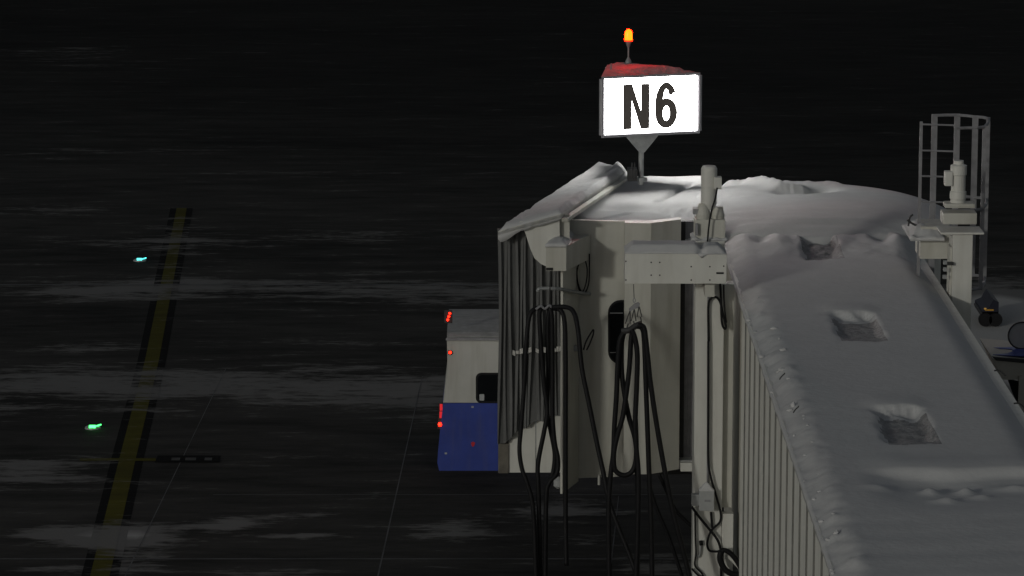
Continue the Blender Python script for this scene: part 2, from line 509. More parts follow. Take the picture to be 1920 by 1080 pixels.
# ================================================================== BUS behind the bridge
def build_bus():
    Yn, Yf = 65.0, 67.5
    base = P(960, 898, Yn); base.z = 0
    t = thing('apron_bus', 'white and blue airport bus with red lamps lit, half hidden behind the black bellows', 'bus', base)
    def prof(pts):       # side outline at the near face
        return [P(x, y, Yn) for x, y in pts]
    d = Vector((0, Yf - Yn, 0))
    low = [(831, 756), (826, 800), (821, 850), (820, 868), (824, 886), (1230, 886), (1230, 756)]
    up = [(838, 640), (839, 690), (831, 755), (1230, 755), (1230, 633), (842, 633)]
    bm = add_prism(BM(), prof(low), d)
    o = obj('lower_body', bm, M['blue'], t)
    bm = add_prism(BM(), prof(up), d)
    obj('upper_body', bm, M['buswhite'], t)
    zr = P(900, 633, Yn).z
    # roof: slightly crowned with rounded near edge
    bm = BM()
    x0, x1 = P(838, 633, Yn).x, P(1230, 633, Yn).x
    sec = [(0.0, -0.02), (0.0, 0.03), (0.12, 0.08), (0.6, 0.12), (1.25, 0.13), (1.9, 0.12), (2.38, 0.08), (2.5, 0.03), (2.5, -0.02)]
    add_prism(bm, [Vector((x0, Yn + a, zr + h)) for a, h in sec], (x1 - x0, 0, 0))
    obj('roof', bm, M['roofgrey'], t)
    bm = add_box(BM(), Vector((x0 - .02, Yn - .035, zr - 0.05)), Vector((x1, Yn + .0, zr - 0.005)), 0.01)
    obj('gutter', bm, M['cage'], t)
    # window
    def rr(x0, y0, x1, y1, r, Y):
        out = []
        for cx, cy, a0 in ((x1 - r, y0 + r, -90), (x1 - r, y1 - r, 0), (x0 + r, y1 - r, 90), (x0 + r, y0 + r, 180)):
            for k in range(5):
                a = R(a0 + 90 * k / 4)
                out.append(P(cx + r * math.cos(a), cy + r * math.sin(a), Y))
        return out
    w = obj('window', add_prism(BM(), rr(892, 699, 985, 756, 10, Yn - 0.006), (0, 0.04, 0)), M['rubber'], t)
    obj('pane', add_prism(BM(), rr(896, 703, 981, 752, 8, Yn - 0.012), (0, 0.02, 0)), M['glass'], w)
    obj('sticker', add_prism(BM(), rr(899, 739, 908, 751, 1.5, Yn - 0.016), (0, 0.006, 0)), M['boxgrey'], w)
    # lamps at the rear corner
    lc = obj('marker_lamp', add_box(BM(), P(833, 583, Yn) , P(848, 606, Yn) + Vector((0, .08, 0)), 0.01), M['dark'], t)
    for (x, y) in ((843.5, 588), (841.5, 594), (839.5, 600)):
        obj('lamp_lens', add_lathe(BM(), P(x, y, Yn - 0.02), [(0.004, -0.012), (0.019, -0.008), (0.022, 0.02)], 12, 'Y'), M['red'], lc)
    s = obj('side_lamp', add_lathe(BM(), P(844, 661, Yn - 0.01), [(0.04, -0.02), (0.05, 0.02)], 14, 'Y'), M['dark'], t)
    obj('lamp_lens', add_lathe(BM(), P(844, 661, Yn - 0.03), [(0.005, -0.02), (0.024, -0.012), (0.028, 0.0)], 14, 'Y'), M['red'], s)
    c = obj('tail_lamp', add_prism(BM(), [P(x, y, Yn + .02) for x, y in ((825, 757), (831, 757), (828, 804), (820, 804))], (0, 0.15, 0)), M['dark'], t)
    obj('lamp_lens', add_box(BM(), P(824.5, 758, Yn), P(830, 768, Yn + .1), 0.01), M['reddim'], c)
    obj('lamp_lens', add_box(BM(), P(824, 772, Yn), P(829.5, 782, Yn + .1), 0.01), M['reddim'], c)
    obj('lamp_lens', add_lathe(BM(), P(825, 796, Yn), [(0.01, -0.03), (0.034, -0.02), (0.038, 0.05)], 14, 'Y'), M['red'], c)
    # small emblem and specks of light paint on the blue side
    obj('emblem', add_prism(BM(), [P(x, y, Yn - .004) for x, y in ((883, 830), (887, 828), (891, 830), (889, 836), (886, 838), (884, 835))], (0, 0.006, 0)), M['redprint'], t)
    for (x, y) in ((886, 763), (836, 850)):
        obj('reflector', add_box(BM(), P(x - 2.2, y - 1.6, Yn - .006), P(x + 2.2, y + 1.6, Yn + .002)), M['boxgrey'], t)
    for xx in (1090, 900):
        cc = P(xx, 886, Yn + 0.3); cc.z = 0.43
        wh = obj('wheel', add_lathe(BM(), cc, [(0.2, -0.13), (0.38, -0.13), (0.42, -0.08), (0.42, 0.08), (0.38, 0.13), (0.2, 0.13)], 24, 'Y'), M['rubber'], t)
        obj('rim', add_lathe(BM(), cc, [(0.19, -0.14), (0.19, -0.10)], 20, 'Y'), M['galv'], wh)
    return t
build_bus()

# ================================================================== BOARDING BRIDGE
TX0, TX1, TZ = 3.37, 6.36, 5.86          # tunnel left / right wall, roof deck height
TYN, TYF = 12.0, 55.2
bridge = thing('boarding_bridge', 'snow-topped cream passenger boarding bridge with ribbed tunnel and bellows cab', 'jet bridge', (4.76, 40, 0))

def build_tunnel():
    zb = 1.7
    obj('tunnel_shell', add_box(BM(), (TX0, TYN, zb), (TX1, TYF, TZ - 0.02)), M['cream'], bridge)
    obj('tunnel_roof', add_box(BM(), (TX0 - 0.03, TYN, TZ), (TX1 + 0.02, TYF, TZ + 0.04)), M['white'], bridge)
    obj('roof_trim', add_box(BM(), (TX0 - 0.05, TYN, TZ - 0.05), (TX0 - 0.01, 51.2, TZ - 0.002)), M['seam'], bridge)
    # side panels, about one metre each, with raised seam strips between
    pme = None; sme = None
    pitch = 0.98
    y = 51.0 - pitch
    while y > TYN + 1:
        if pme is None:
            bm = add_box(BM(), (-0.026, 0.03, zb), (-0.001, pitch - 0.03, TZ - 0.06), 0.004)
            o = obj('wall_panel', bm, M['panel'], bridge); pme = o.data
            bm = add_prism(BM(), [Vector((-0.001, -0.026, zb)), Vector((-0.045, -0.02, zb)), Vector((-0.045, 0.02, zb)), Vector((-0.001, 0.026, zb))], (0, 0, TZ - 0.06 - zb))
            s = obj('seam_strip', bm, M['seam'], bridge); sme = s.data
        else:
            o = obj('wall_panel', pme, None, bridge)
            s = obj('seam_strip', sme, None, bridge)
        o.location = (TX0, y, 0)
        s.location = (TX0, y, 0)
        y -= pitch
build_tunnel()

RC = Vector((4.75, 57.55, 0)); RR = 2.40
def build_rotunda():
    bm = add_lathe(BM(), RC, [(RR - 0.15, 2.5), (RR - 0.15, 6.0)], 48)
    obj('rotunda_wall', bm, M['cream'], bridge, True)
    bm = add_lathe(BM(), RC, [(RR - 0.10, 5.95), (RR, 5.97), (RR, 6.05), (RR - 0.4, 6.10)], 64)
    obj('rotunda_roof', bm, M['white'], bridge)
    bm = add_lathe(BM(), Vector((4.75, 57.55, 0)), [(0.5, 0.0), (0.45, 0.2), (0.45, 2.55)], 24)
    obj('support_column', bm, M['cream'], bridge)
build_rotunda()

CY = 54.6        # near wall of the cab
def quad(bm, pts, vec):
    return add_prism(bm, pts, vec)

def build_cab():
    # near wall
    pts = [P(1058, 412, CY), P(1180, 415, CY), P(1180, 893, CY), P(1100, 896, CY), P(1058, 898, CY)]
    obj('cab_wall', add_prism(BM(), pts, (0, 0.06, 0)), M['cream'], bridge)
    # proud right panel, turning away at its right third
    yp = CY - 0.28
    a0, a1 = P(1172, 418, yp), P(1172, 889, yp)
    b0, b1 = P(1221, 418, yp - 0.01), P(1221, 889, yp - 0.01)
    c0, c1 = P(1277, 424, yp + 0.34), P(1277, 883, yp + 0.34)
    bm = BM()
    add_prism(bm, [Vector((p.x, p.y, a1.z)) for p in (a0, b0, c0)] + [Vector((p.x, p.y + 0.25, a1.z)) for p in (c0, b0, a0)], (0, 0, a0.z - a1.z))
    obj('cab_panel', bm, M['cream'], bridge)
    # far and inner walls (close the volume)
    zb, zt = 2.5, 6.22
    obj('cab_floor', add_box(BM(), (0.3, 54.7, zb), (3.2, 59.4, zb + 0.14)), M['galv'], bridge)
    obj('far_wall', add_box(BM(), (1.5, 59.4, zb), (3.6, 59.5, zt)), M['cream'], bridge)
    # window of the near wall, rounded to the left
    def cap(x0, y0, x1, y1, r, Y):
        out = []
        for cx, cy, a0_ in ((x0 + r, y0 + r, 180), ):
            for k in range(7):
                a = R(a0_ + 90 * k / 6); out.append(P(cx + r * math.cos(a), cy + r * math.sin(a), Y))
        out += [P(x1, y0, Y), P(x1, y1, Y)]
        for k in range(7):
            a = R(90 + 90 * k / 6); out.append(P(x0 + r + r * math.cos(a), y1 - r + r * math.sin(a), Y))
        return out
    w = obj('window', add_prism(BM(), cap(1140, 563, 1179, 683, 24, CY - 0.03), (0, 0.028, 0)), M['rubber'], bridge)
    obj('pane', add_prism(BM(), cap(1143, 567, 1178, 679, 21, CY - 0.036), (0, 0.02, 0)), M['glass'], w)
    for y in (587, 661):
        obj('glazing_bar', add_box(BM(), P(1144, y - .6, CY - .045), P(1168, y + .6, CY - .037)), M['cage'], w)
    # side fin standing out towards the camera, its right face in shade
    e0, e1 = P(1055.5, 505, 53.75), P(1055.5, 926, 53.75)
    g0, g1 = P(1086, 505, 54.58), P(1086, 897, 54.58)
    zt_, zb_ = e0.z, e1.z
    n = Vector((g0.y - e0.y, -(g0.x - e0.x), 0)).normalized() * 0.035
    base = [Vector((p.x, p.y, zb_)) for p in (e0, g0)]
    obj('side_fin', add_prism(BM(), [base[0], base[1], base[1] - n, base[0] - n], (0, 0, zt_ - zb_)), M['cream'], bridge)
    # lower apron panel below the bellows, in two sheets with an open seam
    for (x0, x1) in ((954, 1004), (1005.5, 1056)):
        obj('apron_panel', add_prism(BM(), [P(x0, 770, CY - .42), P(x1, 770, CY - .42), P(x1, 886, CY - .42), P(x0, 886, CY - .42)], (0, 0.05, 0)), M['white'], bridge)
    obj('bumper', add_box(BM(), P(934, 832, CY - .45), P(954, 878, CY - .1), 0.02), M['tan'], bridge)
    # sliding curtain slats between cab and tunnel
    for k, x in enumerate((1277, 1282.5, 1288, 1293.5)):
        a, b = P(x, 415, 54.9 + .02 * k), P(x + 4.4, 880, 54.9 + .02 * k)
        obj('curtain_slat', add_box(BM(), Vector((a.x, a.y, b.z)), Vector((b.x, a.y + .05, a.z)), 0.008), M['cage'] if k else M['dark'], bridge)
    obj('curtain_backing', add_box(BM(), P(1270, 414, 55.05), P(1330, 884, 55.1)), M['dark'], bridge)
    # rear base strip and pipe work under the cab
    obj('base_sill', add_box(BM(), P(1276, 868, 54.6), P(1302, 880, 54.75), 0.01), M['white'], bridge)
    obj('under_beam', add_box(BM(), (1.2, 55.6, 2.2), (4.6, 56.0, 2.5)), M['dark'], bridge)
    obj('under_beam', add_box(BM(), (1.2, 57.6, 2.2), (4.6, 58.0, 2.5)), M['dark'], bridge)
    obj('drain_stub', add_lathe(BM(), P(1123, 902, CY - .05), [(0.02, -0.06), (0.02, 0.10)], 10), M['white'], bridge)
    obj('buffer_knob', add_lathe(BM(), P(1047, 905, 53.9), [(0.03, -0.09), (0.075, -0.05), (0.075, 0.05), (0.03, 0.09)], 14), M['boxgrey'], bridge)
build_cab()

# bellows: folded canvas, near side, front and far side
def build_bellows():
    def pleats(path, n, amp, zt, zb, name):
        """path: list of plan points; zt/zb give top and bottom heights at t"""
        bm = BM()
        seglen = [(path[i + 1] - path[i]).length for i in range(len(path) - 1)]
        tot = sum(seglen)
        def at(t):
            d = t * tot
            for i, s in enumerate(seglen):
                if d <= s or i == len(seglen) - 1:
                    dirv = (path[i + 1] - path[i]).normalized()
                    return path[i] + dirv * d, Vector((dirv.y, -dirv.x, 0))
                d -= s
        cols = []
        nz = 22
        rnd = random.Random(3)
        jit = [rnd.uniform(-.25, .25) for _ in range(n + 2)]
        ampj = [rnd.uniform(.55, 1.3) for _ in range(n + 2)]
        steps = n * 4
        for k in range(steps + 1):
            t = k / steps
            i = min(n, k // 4)
            ph = (k % 4)
            off = (0, 0.8, 1.0, 0.25)[ph] * amp * ampj[i]
            col = []
            for j in range(nz + 1):
                v = j / nz
                # folds lean and slump a little towards the bottom
                tt = min(1, max(0, t + (jit[i] * 1.5 / n) * (0.3 + 1.3 * v) * (0 < k < steps) + 0.022 * math.sin(v * 4 + i * 2.1)))
                p, nn = at(tt)
                z = zt(tt) + (zb(tt) - zt(tt)) * v
                a = off * (0.6 + 0.5 * math.sin(v * math.pi) + 0.2 * noise.noise(Vector((i * 1.7, v * 3, 0))))
                col.append(bm.verts.new(Vector((p.x, p.y, z)) + nn * a))
            cols.append(col)
        for k in range(steps):
            for j in range(nz):
                bm.faces.new((cols[k][j], cols[k][j + 1], cols[k + 1][j + 1], cols[k + 1][j]))
        o = obj(name, bm, M['fabric'], bridge)
        md = o.modifiers.new('thickness', 'SOLIDIFY')
        md.thickness = 0.012
        return o
    Yb = 54.1
    L0, R0 = P(934, 430, Yb), P(1054, 430, Yb)
    def lerp(tab):
        def f(t):
            for (a, va), (b, vb) in zip(tab, tab[1:]):
                if t <= b: return va + (vb - va) * (t - a) / (b - a)
            return tab[-1][1]
        return f
    zz = lambda y: P(960, y, Yb).z
    top = lerp([(0, zz(428)), (0.3, zz(424)), (1, zz(420))])
    bot = lerp([(0, zz(831)), (0.10, zz(831)), (0.2, zz(820)), (0.33, zz(803)), (0.45, zz(800)), (0.55, zz(788)), (0.72, zz(789)), (0.85, zz(777)), (1, zz(780))])
    near = pleats([L0, R0], 12, 0.075, top, bot, 'bellows')
    # front lip and far side
    F0 = Vector((L0.x, L0.y, 0)); F1 = Vector((1.35, 59.6, 0))
    pleats([F0 + Vector((0.02, 0.03, 0)), F1], 26, 0.06, lambda t: zz(428) - 0.02, lambda t: zz(829), 'bellows')
    # reflective strap stitched across the folds
    rnd = random.Random(5)
    x = 961.0
    k = 0
    while x < 1054:
        wdt = rnd.uniform(3.5, 8)
        y = 660 - (x - 961) * 0.06 + rnd.uniform(-1.5, 1.5)
        h = rnd.uniform(3.0, 5.0)
        if not (994 < x < 998 or 1024 < x < 1030):
            sl = rnd.uniform(-2.5, 2.5)
            o = obj('strap_piece', add_prism(BM(), [P(x, y - h, Yb - .135), P(x + wdt * .8, y - h + sl, Yb - .135), P(x + wdt * .8, y + h + sl, Yb - .135), P(x, y + h, Yb - .135)], (0, 0.02, 0)), M['strap'], near)
        x += wdt
    # canopy side shell, curved lower edge
    sh = [(974, 416), (1049, 404), (1050, 504), (1030, 502), (1014, 495), (1002, 484), (994, 466), (985, 437)]
    obj('canopy_side_panel', add_prism(BM(), [P(x, y, 53.9) for x, y in sh], (0, 0.05, 0)), M['white'], bridge)
    obj('corner_panel', add_prism(BM(), [P(1047, 402, 54.0), P(1068, 402, 54.0), P(1068, 470, 54.0), P(1047, 470, 54.0)], (0, 0.05, 0)), M['cream'], bridge)
    # arm box projecting to the front, with its long side running back to the right
    zt, zb = P(1040, 462, 53.5).z, P(1040, 508, 53.5).z
    f0, f1 = P(1023.5, 508, 53.5), P(1061.5, 508, 53.5)
    b0, b1 = P(1068, 508, 54.55), P(1106, 508, 54.55)
    arm = obj('canopy_arm', add_prism(BM(), [Vector((p.x, p.y, zb)) for p in (f0, f1, b1, b0)], (0, 0, zt - zb)), M['cream'], bridge)
    obj('name_plate', add_box(BM(), P(1023.8, 502, 53.494), P(1037, 507, 53.5)), M['black'], arm)
    # black loop strap on the fin
    bm = add_tube(BM(), [P(1094, 656, 53.6), P(1099, 640, 53.55), P(1110, 621, 53.5), P(1113, 619, 53.5), P(1112, 628, 53.5), P(1106, 644, 53.55), P(1100, 656, 53.6)], 0.012, 6, 4)
    obj('pull_strap', bm, M['rubber'], bridge)
    obj('guard_rail', add_tube(BM(), [P(1008, 546, 53.5), P(1014, 541, 53.5), P(1050, 542, 53.6), P(1080, 548, 54.2), P(1106, 551, 54.6)], 0.028, 8, 4), M['galv'], bridge)
    obj('rail_bracket', add_box(BM(), P(1066, 649, 54.3), P(1089, 657, 54.4), 0.01), M['galv'], bridge)
build_bellows()

# ------------------------------------------------------------------ cab roof, canopy and snow on them
def bil(q, u, v):
    return q[0] * (1 - u) * (1 - v) + q[1] * u * (1 - v) + q[2] * u * v + q[3] * (1 - u) * v

ZC = 6.22
cabq = [G(1056, 424, ZC), G(1318, 440, ZC), G(1345, 334, ZC), G(1160, 337, ZC)]
canq = [P(934, 430, 53.8), P(1053, 397, 53.82), G(1172, 318, 6.46), G(1121, 308, 6.44)]
def build_roof():
    bm = BM()
    add_prism(bm, [Vector((p.x, p.y, ZC - 0.10)) for p in (cabq[0] + Vector((.15, .1, 0)), G(1277, 432, ZC), cabq[1], cabq[2], cabq[3])], (0, 0, 0.06))
    obj('cab_roof', bm, M['white'], bridge)
    bm = BM()
    add_prism(bm, [p - Vector((0, 0, 0.09)) for p in canq], (0, 0, 0.06))
    obj('canopy_roof', bm, M['white'], bridge)
    # arched beam along the inner edge of the canopy
    bm = BM()
    e = [G(1030, 452, 6.15), G(1112, 404, 6.2), G(1186, 315, 6.35)]
    add_prism(bm, [canq[1] + Vector((0, -.02, -.1)), canq[2] + Vector((0, 0, -.1)), canq[2] + Vector((0, 0, -.15)), canq[1] + Vector((0, -.02, -.15))], (0.10, 0.02, 0))
    obj('canopy_beam', bm, M['cream'], bridge)
    obj('roof_box', add_box(BM(), P(1177, 318, 58.6), P(1194, 335, 58.9), 0.01), M['dark'], bridge)
    for x in (1185, 1190):
        obj('roof_pipe', add_tube(BM(), [P(x, 305, 58.6), P(x, 334, 58.6)], 0.012, 6, 1), M['dark'], bridge)
build_roof()

def snow(name, fn, nu, nv, drop, label, m='snow'):
    bm = add_sheet(BM(), fn, nu, nv, drop)
    o = obj(name, bm, M[m], None, True)
    tag(o, label, 'snow', kind='stuff')
    return o

# --- cab roof snow
def seg_d(p, a, b):
    ap, ab = (p - a).xy, (b - a).xy
    t = max(0, min(1, ap.dot(ab) / ab.dot(ab)))
    return (ap - ab * t).length, t
def cab_h(p, u, v):
    e = min(u * 5.2 + .2, (1 - u) * 6, v * 4.5, (1 - v) * 4.5)
    h = 0.14 * sstep(-0.02, 0.25, e) - 0.05
    h += 0.02 * fbm(p.x * .9, p.y * .8, 0, 2) + 0.004 * fbm(p.x * 4, p.y * 2.5, 3, 3)
    h += 0.26 * (1 - sstep(0.0, 0.17, u)) * sstep(0, .12, v) + 0.05 * max(0, noise.noise(Vector((p.x * 3, p.y * 6, 2)))) * (1 - sstep(0.05, 0.2, u))
    # hollow scoured in the middle front, sharp lip towards the near edge
    c = G(1172, 398, ZC)
    q = ((p.x - c.x) / 0.40) ** 2 + ((p.y - c.y) / 0.30) ** 2
    h -= 0.13 * math.exp(-q * 1.2)
    # broken crust to the right
    k = sstep(1.9, 2.5, p.x) * (1 - sstep(56.6, 57.4, p.y))
    h += k * (0.05 * abs(fbm(p.x * 3.2, p.y * 2.2, 8, 6)) - 0.06)
    # curved crust edge
    d, t = seg_d(p, G(1232, 388, ZC), G(1300, 352, ZC))
    h -= 0.06 * math.exp(-(d / 0.06) ** 2)
    d, t = seg_d(p, G(1120, 425, ZC), G(1180, 410, ZC))
    h -= 0.05 * math.exp(-(d / 0.05) ** 2)
    return h
def cab_pt(u, v):
    p = bil(cabq, u, v)
    return Vector((p.x, p.y, ZC + cab_h(p, u, v)))
snow('cab_roof_snow', cab_pt, 100, 60, lambda u, v: bil(cabq, u, v) - Vector((0, 0, 0.13 + 0.05 * noise.noise(Vector((u * 14, v * 9, 0))))), 'wind-scoured snow on the flat roof below the N6 sign')

def can_pt(u, v):
    p = bil(canq, u, v)
    e = min(u * 1.4, (1 - u) * 2.0, v * 5, (1 - v) * 6)
    h = 0.10 * sstep(-0.02, 0.16, e) - 0.04 + 0.02 * fbm(p.x * 2, p.y * 1.2, 5)
    if u < 0.45 and v < 0.3: h += 0.03 * noise.noise(Vector((p.x * 9, p.y * 5, 1)))
    # row of small icicle-like clumps along the inner edge
    if u > 0.75: h += 0.05 * max(0, noise.noise(Vector((p.y * 5.5, 2.0, 0)))) * sstep(0.75, 0.95, u)
    return p + Vector((0, 0, h))
snow('canopy_snow', can_pt, 34, 80, lambda u, v: bil(canq, u, v) - Vector((0, 0, 0.10 + (0.05 * (1 - sstep(.2, .4, u)) + 0.10 * abs(noise.noise(Vector((u * 24, v * 20, 0)))) * (1.3 - u) if v < .05 or u < .05 else 0))), 'smooth snow on the sloping canopy above the black bellows')

armq = [P(1022, 459, 53.47), P(1063, 459, 53.47), G(1118, 404, 6.10), G(1080, 404, 6.12)]
zarm = P(1040, 462, 53.5).z
def arm_pt(u, v):
    p = bil(armq, u, v)
    e = min(u * .35, (1 - u) * .35, v * 2)
    return Vector((p.x, p.y, p.z + 0.07 * sstep(-.02, .12, e) + 0.03 * fbm(p.x * 5, p.y * 4, 2)))
snow('arm_snow', arm_pt, 16, 44, lambda u, v: bil(armq, u, v) - Vector((0, 0, 0.04)), 'strip of snow on the short boxed arm beside the canopy')

# --- rotunda dome snow (polar grid)
def rot_h(x, y):
    r = math.hypot(x - RC.x, y - RC.y) / RR
    h = 0.07 + 0.28 * (1 - r ** 4.5) + 0.012 * fbm(x * .8, y * .8, 4, 2)
    # clumpy ridge
    pth = [G(1372, 340, 6.35), G(1395, 336, 6.35), G(1425, 346, 6.35), G(1462, 360, 6.33), G(1500, 362, 6.32)]
    p = Vector((x, y, 0))
    d = min(seg_d(p, a, b)[0] for a, b in zip(pth, pth[1:]))
    h += math.exp(-(d / 0.17) ** 2) * (0.12 + 0.05 * noise.noise(Vector((x * 3.5, y * 3, 0))) + 0.030 * noise.noise(Vector((x * 13, y * 9, 4)))) * (1 - 0.5 * sstep(4.6, 5.4, x))
    # furrow in front of it
    pth = [G(1250, 374, 6.3), G(1330, 372, 6.33), G(1440, 371, 6.33)]
    d = min(seg_d(p, a, b)[0] for a, b in zip(pth, pth[1:]))
    h -= 0.07 * math.exp(-(d / 0.16) ** 2) * (0.7 + 0.6 * noise.noise(Vector((x * 6, y * 5, 2))))
    pth = [G(1475, 366, 6.33), G(1510, 364, 6.33), G(1545, 361, 6.33)]
    d = min(seg_d(p, a, b)[0] for a, b in zip(pth, pth[1:]))
    h -= 0.12 * math.exp(-(d / 0.2) ** 2)
    pth = [G(1480, 352, 6.33), G(1552, 350, 6.33)]
    d = min(seg_d(p, a, b)[0] for a, b in zip(pth, pth[1:]))
    h += 0.05 * math.exp(-(d / 0.18) ** 2) * (1 + noise.noise(Vector((x * 8, y * 4, 1))))
    # windrows on the front slope
    k = sstep(56.9, 55.6, y)
    h += k * 0.03 * noise.noise(Vector((x * 1.2, y * 5.5, 0)))
    return h
def build_rot_snow():
    bm = BM()
    nr, na = 56, 200
    rings = []
    top = bm.verts.new((RC.x, RC.y, 6.03 + rot_h(RC.x, RC.y)))
    for i in range(1, nr + 1):
        r = RR * 1.02 * i / nr
        ring = []
        for k in range(na):
            a = 2 * math.pi * k / na
            x, y = RC.x + r * math.cos(a), RC.y + r * math.sin(a)
            z = 6.05 + rot_h(x, y) - (0.05 if i == nr else 0)
            ring.append(bm.verts.new((x, y, z)))
        rings.append(ring)
    for k in range(na):
        bm.faces.new((top, rings[0][k], rings[0][(k + 1) % na]))
    for i in range(nr - 1):
        for k in range(na):
            bm.faces.new((rings[i][k], rings[i + 1][k], rings[i + 1][(k + 1) % na], rings[i][(k + 1) % na]))
    low = [bm.verts.new((v.co.x, v.co.y, 5.99)) for v in rings[-1]]
    for k in range(na):
        bm.faces.new((rings[-1][k], low[k], low[(k + 1) % na], rings[-1][(k + 1) % na]))
    o = obj('rotunda_snow', bm, M['snow'], None, True)
    tag(o, 'domed snow cap on the round roof behind the two lift columns', 'snow', kind='stuff')
build_rot_snow()

# --- tunnel roof snow: long heightfield with wind pits
ZS = 6.05
def pit_box(x0, y0, x1, y1):
    a, b = G(x0, y1, ZS), G(x1, y1, ZS)
    c = G((x0 + x1) / 2, y0, ZS)
    return ((a.x + b.x) / 2, a.y, c.y, (b.x - a.x) / 2)
PITS = []
for (xl, xr, yt, yb) in ((1578, 1655, 589, 630), (1664, 1752, 768, 821), (1512, 1572, 450, 478)):
    a, b = G(xl, yb, ZS), G(xr, yb, ZS)
    c = G(xr, yt, ZS)
    PITS.append((a.x, b.x, a.y, c.y))
YL = G(1760, 884, ZS).y
clump = [(50.6 - k * 0.98 + random.uniform(-.3, .3), random.uniform(.3, 1.3), random.uniform(-.04, .08)) for k in range(40)]
def tun_h(x, y):
    h = 0.012 * fbm(x * .45, y * .3, 1, 2) + 0.0015 * fbm(x * 2.0, y * 1.2, 9, 2)
    el, er = x - (TX0 - 0.06), (TX1 + 0.05) - x
    h -= 0.16 * (1 - sstep(0.0, 0.42, el)) ** 1.5
    h -= 0.20 * (1 - sstep(0.0, 0.6, er)) ** 1.5
    # crumbled edge on the left
    if el < 0.6:
        k = 1 - sstep(0.18, 0.5, el)
        h += k * 0.02 * noise.noise(Vector((x * 7, y * 4.2, 0)))
        for (cy, a, dx) in clump:
            d = abs(y - cy)
            if d < 0.8:
                q = ((x - TX0 - 0.10 - dx) / 0.12) ** 2 + (d / 0.22) ** 2
                h += 0.044 * a * math.exp(-q) * (1 + 0.8 * noise.noise(Vector((x * 13, y * 8, 5))))
    for i, (x0, x1, y0, y1) in enumerate(PITS):
        if y0 - 1.6 < y < y1 + 2.2 and x0 - .8 < x < x1 + .8:
            wob = 0.15 * noise.noise(Vector((x * 3, y * 2, i))) + 0.05 * noise.noise(Vector((x * 11, y * 9, i)))
            fx = sstep(x0 - .10, x0 + .10, x + wob * .5) * (1 - sstep(x1 - .05, x1 + .07, x + wob * .45))
            fy = sstep(y0 - .45, y0 + .35, y + wob) * (1 - sstep(y1 - .05, y1 + .10, y + wob * 1.4))
            dep = 0.095 if i < 2 else 0.13
            h -= dep * fx * fy * (1 + .18 * noise.noise(Vector((x * 7, y * 5, 4))))
            # heaped lip on the far side
            cx = (x0 + x1) / 2
            q = ((x - cx) / ((x1 - x0) * .62)) ** 2
            yy = (y - (y1 + .30)) / .42
            h += 0.035 * math.exp(-q * q) * math.exp(-yy * yy)
            # a crust fold half way up the far wall
            yy = (y - (y1 + .02)) / .12
            h -= 0.03 * math.exp(-q * q) * math.exp(-yy * yy) * (1 + noise.noise(Vector((x * 6, 0, i))))
    # transverse hollow at the telescoping step
    wob = 0.12 * noise.noise(Vector((x * 1.3, 0, 7)))
    fx = sstep(3.9, 4.5, x)
    yy = y - YL + wob
    h += fx * 0.045 * math.exp(-((yy - .25) / .45) ** 2)
    h -= fx * 0.085 * (1 - sstep(-0.16, 0.06, yy)) * sstep(-2.0, -0.55, yy)
    cx = G(1770, 905, ZS)
    q = ((x - cx.x) / .42) ** 2
    h -= 0.05 * math.exp(-q) * math.exp(-((yy + .35) / .25) ** 2)
    for (px, py, a, sx, sy) in ((1745, 913, .07, .10, .14), (1812, 913, .075, .10, .14), (1775, 936, .05, .14, .12), (1650, 912, .035, .16, .12), (1840, 925, .04, .12, .1), (1905, 905, .05, .2, .12)):
        c = G(px, py, ZS)
        h += a * math.exp(-((x - c.x) / sx) ** 2 - ((y - c.y) / sy) ** 2) * (1 + .25 * noise.noise(Vector((x * 9, y * 6, 2))))
    if y < YL - 1:
        h += 0.012 * noise.noise(Vector((x * .5, y * 2.2, 3))) * sstep(YL - 1, YL - 2.5, y)
    # meets the rotunda with drifts at both sides
    if y > 53.2:
        h += 0.10 * sstep(53.6, 55.2, y)
        for (px, py, a, s1, s2) in ((1428, 456, .12, .16, .30), (1655, 452, .14, .18, .30)):
            c = G(px, py, ZS)
            h -= a * math.exp(-((x - c.x) / s1) ** 2 - ((y - c.y) / s2) ** 2)
            h += a * .6 * math.exp(-((x - c.x - .22) / .2) ** 2 - ((y - c.y + .2) / .5) ** 2)
        h += 0.03 * fbm(x * 2, y * 1.4, 6) * sstep(53.2, 54.2, y)
    return h
